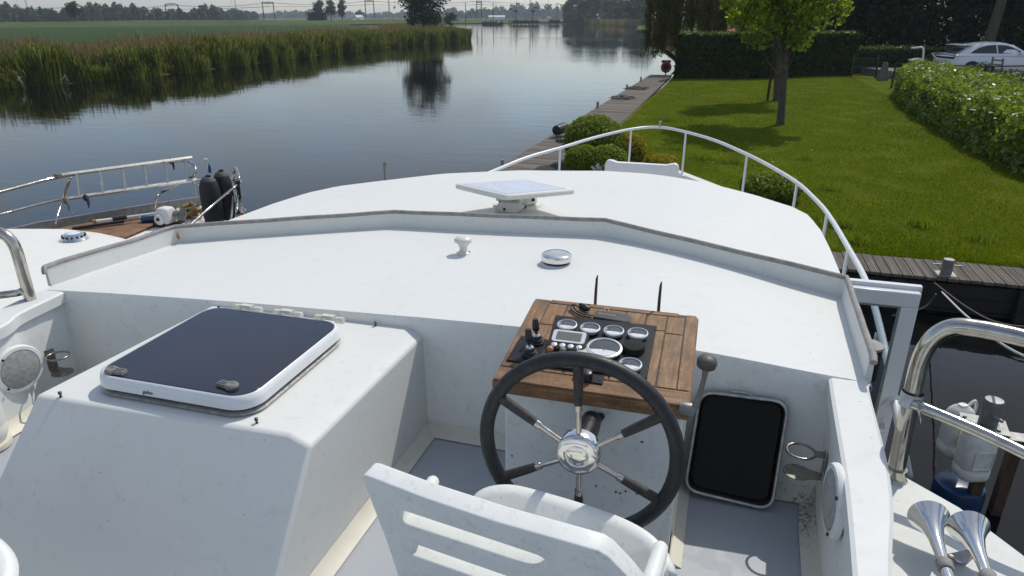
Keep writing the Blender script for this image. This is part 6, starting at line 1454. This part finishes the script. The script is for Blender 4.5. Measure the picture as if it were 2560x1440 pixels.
stage(1372, 1400, 50, 58, 400, 'dark timber landing stage at the right side of the bridge', 'landing_stage', 5)
for px, lb in ((1273, 'left'), (1278, 'right')):
    p = P(px, 58, d=388); mb = MB(); mb.tube([(p.x, p.y, -.5), (p.x, p.y, 2.1)], .24, 7); o = build('dolphin_pile', mb, M['masonry'], None); tag(o, lb + 'hand pile of the pair standing in the water left of the bridge pier', 'pile', 'pair of piles')
for px, yt, yb, d, lb in ((1243, 44, 60, 380, 'white marker board on the left landing stage'), (1494, 34, 58, 372, 'white marker boards on a post at the far right reeds')):
    p0_, p1_ = P(px, yb, d=d), P(px, yt, d=d); o = empty('marker_post', p0_, lb, 'marker')
    mb = MB(); mb.tube([(p0_.x, p0_.y, -.3), p1_], .10, 6); build('post', mb, M['iron'], o)
    mb = MB(); z = p1_.z; mb.lathe([(.0, 0), (.55, .3), (.62, .8), (.4, 1.2), (.0001, 1.3)], (p1_.x, p1_.y, z - 1.3), n=12); mb.box((p1_.x + .6, p1_.y - .1, z - 2.0), (.9, .1, 1.1), Matrix.Rotation(YAW, 3, 'Z')); build('board', mb, M['signwhite'], o)
# farm buildings
def farm(px0, px1, d, h, rh, wall, roof, label):
    a, b = P(px0, 42, d=d), P(px1, 42, d=d); c_ = (a + b)/2; ln_ = (b - a).length; rot = Matrix.Rotation(YAW, 4, 'Z'); m_ = Matrix.Translation((c_.x, c_.y, .4)) @ rot
    o = empty('farm_building', (c_.x, c_.y, .4), label, 'farm building'); mb = MB(m_); mb.box((0, 0, h/2), (ln_, 12, h)); build('wall', mb, M[wall], o, smooth=None)
    mb = MB(m_); mb.slab([(-ln_/2 - .4, -6.5, h), (-ln_/2 - .4, 0, h + rh), (-ln_/2 - .4, 6.5, h)], (ln_ + .8, 0, 0)); build('roof', mb, M[roof], o, smooth=None)
farm(866, 886, 560, 2.4, 2.6, 'farm', 'roofgrey', 'grey roofed farm shed right of the poplars')
farm(884, 905, 600, 2.8, 2.0, 'farm', 'farm', 'pale roofed farm shed in front of the round hazy tree')
farm(1222, 1262, 900, 3.2, 1.6, 'farm', 'farm', 'long low white shed behind the masts left of the bridge')
q = P(1822, 72, d=95); mb = MB(); m_ = Matrix.Translation((q.x, q.y, .4)) @ Matrix.Rotation(YAW, 4, 'Z'); o = empty('garden_house', (q.x, q.y, .4), 'brick house with terracotta tile roof glimpsed between willow and young tree', 'house')
mb = MB(m_); mb.box((0, 0, 1.0), (5, 5, 2.0)); build('wall', mb, M['oldwood'], o); mb = MB(m_); mb.slab([(-2.8, -2.9, 2.0), (-2.8, 0, 4.0), (-2.8, 2.9, 2.0)], (5.6, 0, 0)); build('roof', mb, M['tile'], o)
# wind turbines on the horizon
for px, d, hub, lb in ((73, 1700, 42, 'wind turbine above the left wood, leftmost'), (592, 1900, 60, 'wind turbine right of the arched gantry'), (974, 1500, 75, 'large wind turbine tower between the gantry and the round tree'), (1326, 1800, 75, 'wind turbine tower behind the bridge masts')):
    q = P(px, 40, d=d); o = empty('wind_turbine', (q.x, q.y, 0), lb, 'wind turbine', 'wind turbines on the horizon')
    mb = MB(); mb.tube([(q.x, q.y, 0), (q.x, q.y, hub)], [1.7, 1.0], 10); build('tower', mb, M['farm'], o)
    for k_ in range(3):
        t = R(20 + px + 120*k_); e = Vector((math.cos(t)*math.cos(YAW), math.cos(t)*math.sin(YAW), math.sin(t)))*hub*.5; c_ = Vector((q.x, q.y - 1.5, hub)); mb = MB(); mb.tube([c_, c_ + e*.3, c_ + e], [.7, 1.2, .2], 6); build('blade', mb, M['farm'], o)
    mb = MB(); mb.tube([(q.x, q.y - 2.5, hub), (q.x, q.y + 4, hub)], [1.0, 1.6], 8); build('nacelle', mb, M['farm'], o)

# ================================================================== GARDEN THINGS
# lifebuoy in its holder at the quay end
lq = P(1665, 168, d=P(1665, 184, z=.6).xy.length); lo2 = empty('lifebuoy', (lq.x, lq.y, .57), 'faded red lifebuoy on a stand at the far quay end by the tall hedge', 'lifebuoy')
lm2 = frame(lq, (math.cos(YAW), math.sin(YAW), 0), (math.sin(YAW), -math.cos(YAW), .1)); mb = MB(lm2); mb.tube([(.27*math.cos(2*PI*i/30), .27*math.sin(2*PI*i/30), .06) for i in range(30)], .085, 10, loop=True); build('ring', mb, M['red'], lo2, smooth=180)
mb = MB(lm2); mb.prism([(x, y + .36) for x, y in rrect(.60, .16, .04, 3)], -.06, .02); mb.lathe([(.22, -.05), (.22, -.02)], (0, 0, 0), (0, 0, 1), 18); build('holder', mb, M['greenmetal'], lo2)
mb = MB(); mb.tube([(lq.x, lq.y + .1, .5), (lq.x, lq.y + .1, lq.z)], .04, 8); build('stand', mb, M['greenmetal'], lo2)
# green gate
g0 = P(2134, 189, z=LZ); gy = 48.6; ga, gb_ = P(2132, 180, y=gy), P(2188, 180, y=gy); go = empty('garden_gate', (ga.x, gy, LZ), 'dark green metal bar gate between the tall hedge and the low hedge', 'gate')
mb = MB(); W2 = gb_.x - ga.x
for z in (.12, .62, 1.12): mb.box(((ga.x + gb_.x)/2, gy, LZ + z), (W2, .04, .045))
for i in range(11): mb.box((ga.x + W2*i/10, gy, LZ + .62), (.028, .028, 1.05))
build('bars', mb, M['greenmetal'], go); mb = MB()
for x_ in (ga.x - .06, gb_.x + .06): mb.box((x_, gy, LZ + .65), (.09, .09, 1.35))
build('gate_post', mb, M['greenmetal'], go)
# stone ornament
q = P(2206, 200, z=LZ); st = empty('garden_stone', q, 'upright lichen covered stone beside the green gate', 'stone')
mb = MB(); r_ = random.Random(8); mb.loft([[q + Vector(((.36 - .03*k_)*math.cos(2*PI*i/12)*(1 + r_.uniform(-.14, .14)), (.30 - .02*k_)*math.sin(2*PI*i/12)*(1 + r_.uniform(-.14, .14)), .13*k_ - .03)) for i in range(12)] for k_ in range(9)]); build('boulder', mb, M['stone'], st, smooth=50)
# mower with long pale handle
q = P(2225, 182, z=LZ); mo = empty('lawn_mower', (q.x, q.y + 1.2, LZ), 'dark garden mower with long slanting pale handle, left of the laurel hedge end', 'mower')
c_ = Vector((q.x, q.y + 1.2, LZ)); mb = MB(); mb.loft([[c_ + Vector((x, y, z)) for x, y in rrect(w_, d_, .12, 4)] for w_, d_, z in ((1.1, .6, .12), (1.15, .65, .35), (.9, .5, .5), (.5, .4, .72))]); build('body', mb, M['greenmetal'], mo, smooth=50)
mb = MB(); 
for a_ in (0, .35): mb.tube([c_ + Vector((.2, a_ - .15, .5)), c_ + Vector((-.55, a_ - .15, 1.75))], .025, 6)
mb.tube([c_ + Vector((-.55, -.15, 1.75)), c_ + Vector((-.55, .2, 1.75))], .03, 6); build('handle', mb, M['alu'], mo)
for dx_ in (-.42, .42):
    mb = MB(); mb.lathe([(.16, -.04), (.17, 0), (.16, .04)], c_ + Vector((dx_, -.36, .17)), (0, 1, 0), 16); build('wheel', mb, M['tyre'], mo)
# white bent boarding rail
br_ = empty('boarding_rail', P(2310, 165, d=46), 'white bent tube boarding rail with step standing behind the laurel hedge', 'rail'); D_r = 46
mb = MB(); mb.tube(smooth_curve([P(2278, 120, d=D_r), P(2292, 119, d=D_r), P(2304, 118, d=D_r), P(2309, 124, d=D_r), P(2308, 145, d=D_r), P(2307, 168, d=D_r)], 4), .05, 8); mb.tube(smooth_curve([P(2276, 149, d=D_r), P(2296, 147, d=D_r), P(2306, 152, d=D_r), P(2308, 166, d=D_r)], 4), .045, 8); build('tube', mb, M['whiterail'], br_, smooth=180)
mb = MB(); p = P(2288, 150, d=D_r); mb.box(p, (.62, .35, .06), Matrix.Rotation(R(10), 3, 'Z')); build('step', mb, M['whiterail'], br_)
mb = MB(); 
for s_ in (0, 4): mb.tube([P(2329 + s_*.6, 132, d=44), P(2346 + s_, 160, d=44)], .03, 6)
o = build('pale_poles', mb, M['alu'], None); tag(o, 'pair of thin slanting pale poles leaning just left of the white car', 'poles')
# ladder back, trough and fence by the car
q = P(2490, 180, d=42); lb_ = empty('ladder_back', (q.x, q.y, .98), 'weathered grey ladder shaped wooden frame standing in front of the white car', 'wooden frame')
for a_, b_ in (((2483, 142), (2475, 196)), ((2508, 146), (2502, 200))):
    mb = MB(); mb.tube([P(*a_, d=42), P(*b_, d=42)], .055, 6); build('upright', mb, M['oldwood'], lb_)
for yy in (149, 160, 172): mb = MB(); mb.tube([P(2482 - (yy - 149)*.15, yy, d=42), P(2507 - (yy - 149)*.12, yy + 3, d=42)], .04, 6); build('rung', mb, M['oldwood'], lb_)
a_, b_ = P(2455, 190, d=40), P(2508, 196, d=40); mb = MB(); mb.box(((a_.x + b_.x)/2, (a_.y + b_.y)/2, 1.22), ((b_ - a_).length, .5, .55), Matrix.Rotation(math.atan2(b_.y - a_.y, b_.x - a_.x), 3, 'Z')); o = build('stone_trough', mb, M['concrete'], None, bevel=.03, base=True); tag(o, 'pale weathered trough standing below the car behind the wire fence', 'trough')
fe = empty('wire_fence', P(2484, 200, d=36), 'low black wire fence with dark posts running behind the laurel hedge', 'fence'); mb = MB(); fp = [P(2240, 160, d=42), P(2330, 163, d=40), P(2484, 166, d=37), P(2640, 163, d=34)]
mb.tube(fp, .030, 6); mb.tube([p + Vector((0, 0, -.32)) for p in fp], .010, 5); mb.tube([p + Vector((0, 0, -.6)) for p in fp], .010, 5); build('wire', mb, M['seal'], fe)
for i in (0, 2, 3): mb = MB(); mb.tube([fp[i] + Vector((0, 0, .02)), Vector((fp[i].x, fp[i].y, .5))], .055, 8); build('fence_post', mb, M['seal'], fe)

# white car
CARB = P(2345, 190, z=1.0); CS = 1.14
cmx = Matrix.Translation((CARB.x, CARB.y, .985)) @ Matrix.Rotation(R(17.5), 4, 'Z') @ Matrix.Scale(CS, 4)
cr_ = empty('parked_car', (CARB.x + 2.3, CARB.y, .985), 'white coupe style car parked behind the hedge at the right edge', 'car')
def sec(x, w_, z0, z1, n=6):
    out = []
    for y, z in ((-.88*w_, z0), (-.97*w_, z0 + .12*(z1 - z0)), (-1.0*w_, z0 + .45*(z1 - z0)), (-.975*w_, z0 + .78*(z1 - z0)), (-.90*w_, z1 - .02), (-.78*w_, z1), (0, z1 + .015), (.78*w_, z1), (.90*w_, z1 - .02), (.975*w_, z0 + .78*(z1 - z0)), (w_, z0 + .45*(z1 - z0)), (.97*w_, z0 + .12*(z1 - z0)), (.88*w_, z0)): out.append((x, y, z))
    return out
def smoothsecs(st, f):
    xs2 = np.linspace(st[0][0], st[-1][0], 34); return [f(x, *[interp([(s_[0], s_[k_]) for s_ in st], x) for k_ in range(1, len(st[0]))]) for x in xs2]
body = [(0, .70, .50, .88), (.06, .82, .36, 1.0), (.25, .92, .30, 1.07), (.9, .97, .26, 1.07), (2.4, .97, .24, 1.03), (3.5, .97, .26, 1.00), (4.2, .94, .28, .93), (4.7, .86, .30, .80), (4.88, .72, .36, .66)]
mb = MB(cmx); mb.loft(smoothsecs(body, sec)); build('body', mb, M['carwhite'], cr_, smooth=50)
green = [(.10, .70, 1.08), (.5, .70, 1.26), (.9, .69, 1.42), (1.35, .67, 1.55), (1.9, .66, 1.60), (2.5, .66, 1.585), (3.0, .68, 1.46), (3.4, .72, 1.26), (3.75, .78, 1.02)]
def gsec(x, w_, zt2): return [(x, -.92, 1.0), (x, -.86*1.0, 1.06), (x, -w_ - .02, zt2 - .10), (x, -w_*.85, zt2 - .02), (x, 0, zt2 + .015), (x, w_*.85, zt2 - .02), (x, w_ + .02, zt2 - .10), (x, .86, 1.06), (x, .92, 1.0)]
mb = MB(cmx); mb.loft(smoothsecs(green, gsec)); build('roof', mb, M['carwhite'], cr_, smooth=50)
for s_ in (-1, 1):
    def wy(x, z):   # side-glass plane
        zt2 = interp([(g[0], g[2]) for g in green], x); w_ = interp([(g[0], g[1]) for g in green], x); f = min(1, max(0, (z - 1.06)/(max(.05, zt2 - .10 - 1.06)))); return s_*(.86 + (w_ + .02 - .86)*f + .008)
    for nm, prf in (('rear_window', [(.78, 1.10), (1.0, 1.24), (1.25, 1.36), (1.6, 1.45), (2.02, 1.475), (2.06, 1.10)]), ('front_window', [(2.12, 1.10), (2.09, 1.475), (2.5, 1.455), (2.85, 1.36), (3.15, 1.23), (3.42, 1.08)])):
        mb = MB(cmx); mb.slab([(x, wy(x, z), z) for x, z in prf], (0, -s_*.02, 0)); build(nm, mb, M['carglass'], cr_)
    mb = MB(cmx); mb.loft([[(3.12 + x, s_*(.90 + y), 1.10 + z) for x, z in [(.09*math.cos(2*PI*i/10), .065*math.sin(2*PI*i/10)) for i in range(10)]] for y in (.0, .16)]); build('mirror', mb, M['carwhite'], cr_, smooth=50, bevel=.02)
    for wx in (.92, 3.92):
        mb = MB(cmx); mb.lathe([(.22, -.12), (.34, -.11), (.36, -.06), (.36, .06), (.34, .11), (.22, .12)], (wx, s_*.86, .36), (0, 1, 0), 28); wh = build('wheel', mb, M['tyre'], cr_)
        mb = MB(cmx); mb.lathe([(.23, -.125), (.21, -.128), (.06, -.135), (.0001, -.14)], (wx, s_*.86, .36), (0, -s_*-1, 0), 20); build('rim', mb, M['silver'], wh)
        mb = MB(cmx); mb.slab([(wx + .41*math.cos(t), s_*.955, .36 + .41*math.sin(t)) for t in [R(-12 + 204*i/18) for i in range(19)]], (0, s_*.03, 0)); build('wheel_arch', mb, M['seal'], cr_)
mb = MB(cmx); mb.hexa([(.14, -.72, 1.09), (.14, .72, 1.09), (.60, .64, 1.30), (.60, -.64, 1.30), (.12, -.72, 1.12), (.12, .72, 1.12), (.58, .64, 1.335), (.58, -.64, 1.335)]); build('rear_glass', mb, M['carglass'], cr_)
mb = MB(cmx); mb.hexa([(.42, -.66, 1.44), (.42, .66, 1.44), (.98, .66, 1.47), (.98, -.66, 1.47), (.42, -.66, 1.475), (.42, .66, 1.475), (.98, .66, 1.515), (.98, -.66, 1.515)]); build('spoiler', mb, M['carwhite'], cr_, bevel=.01)
mb = MB(cmx); mb.box((.06, 0, .90), (.14, 1.62, .09)); build('tail_light_bar', mb, M['carglass'], cr_, bevel=.02)
mb = MB(cmx); mb.box((.02, 0, .47), (.12, 1.3, .16)); build('bumper', mb, M['seal'], cr_, bevel=.02)

# ================================================================== AIR
hz = bpy.data.materials.new('thin_haze'); hz.use_nodes = True; ht = hz.node_tree; ht.nodes.clear()
ho = ht.nodes.new('ShaderNodeOutputMaterial'); pv_ = ht.nodes.new('ShaderNodeVolumePrincipled'); pv_.inputs['Color'].default_value = (.78, .87, 1.0, 1); pv_.inputs['Density'].default_value = .00028; pv_.inputs['Anisotropy'].default_value = .3
ht.links.new(pv_.outputs[0], ho.inputs['Volume'])
try: hz.cycles.homogeneous_volume = True
except Exception: pass
mb = MB(); mb.box((-300, 1000, 60), (3600, 2400, 123)); o = build('haze', mb, hz, None, smooth=None); o['kind'] = 'stuff'; o['label'] = 'thin pale summer haze over the canal and fields'
o.display_type = 'WIRE'
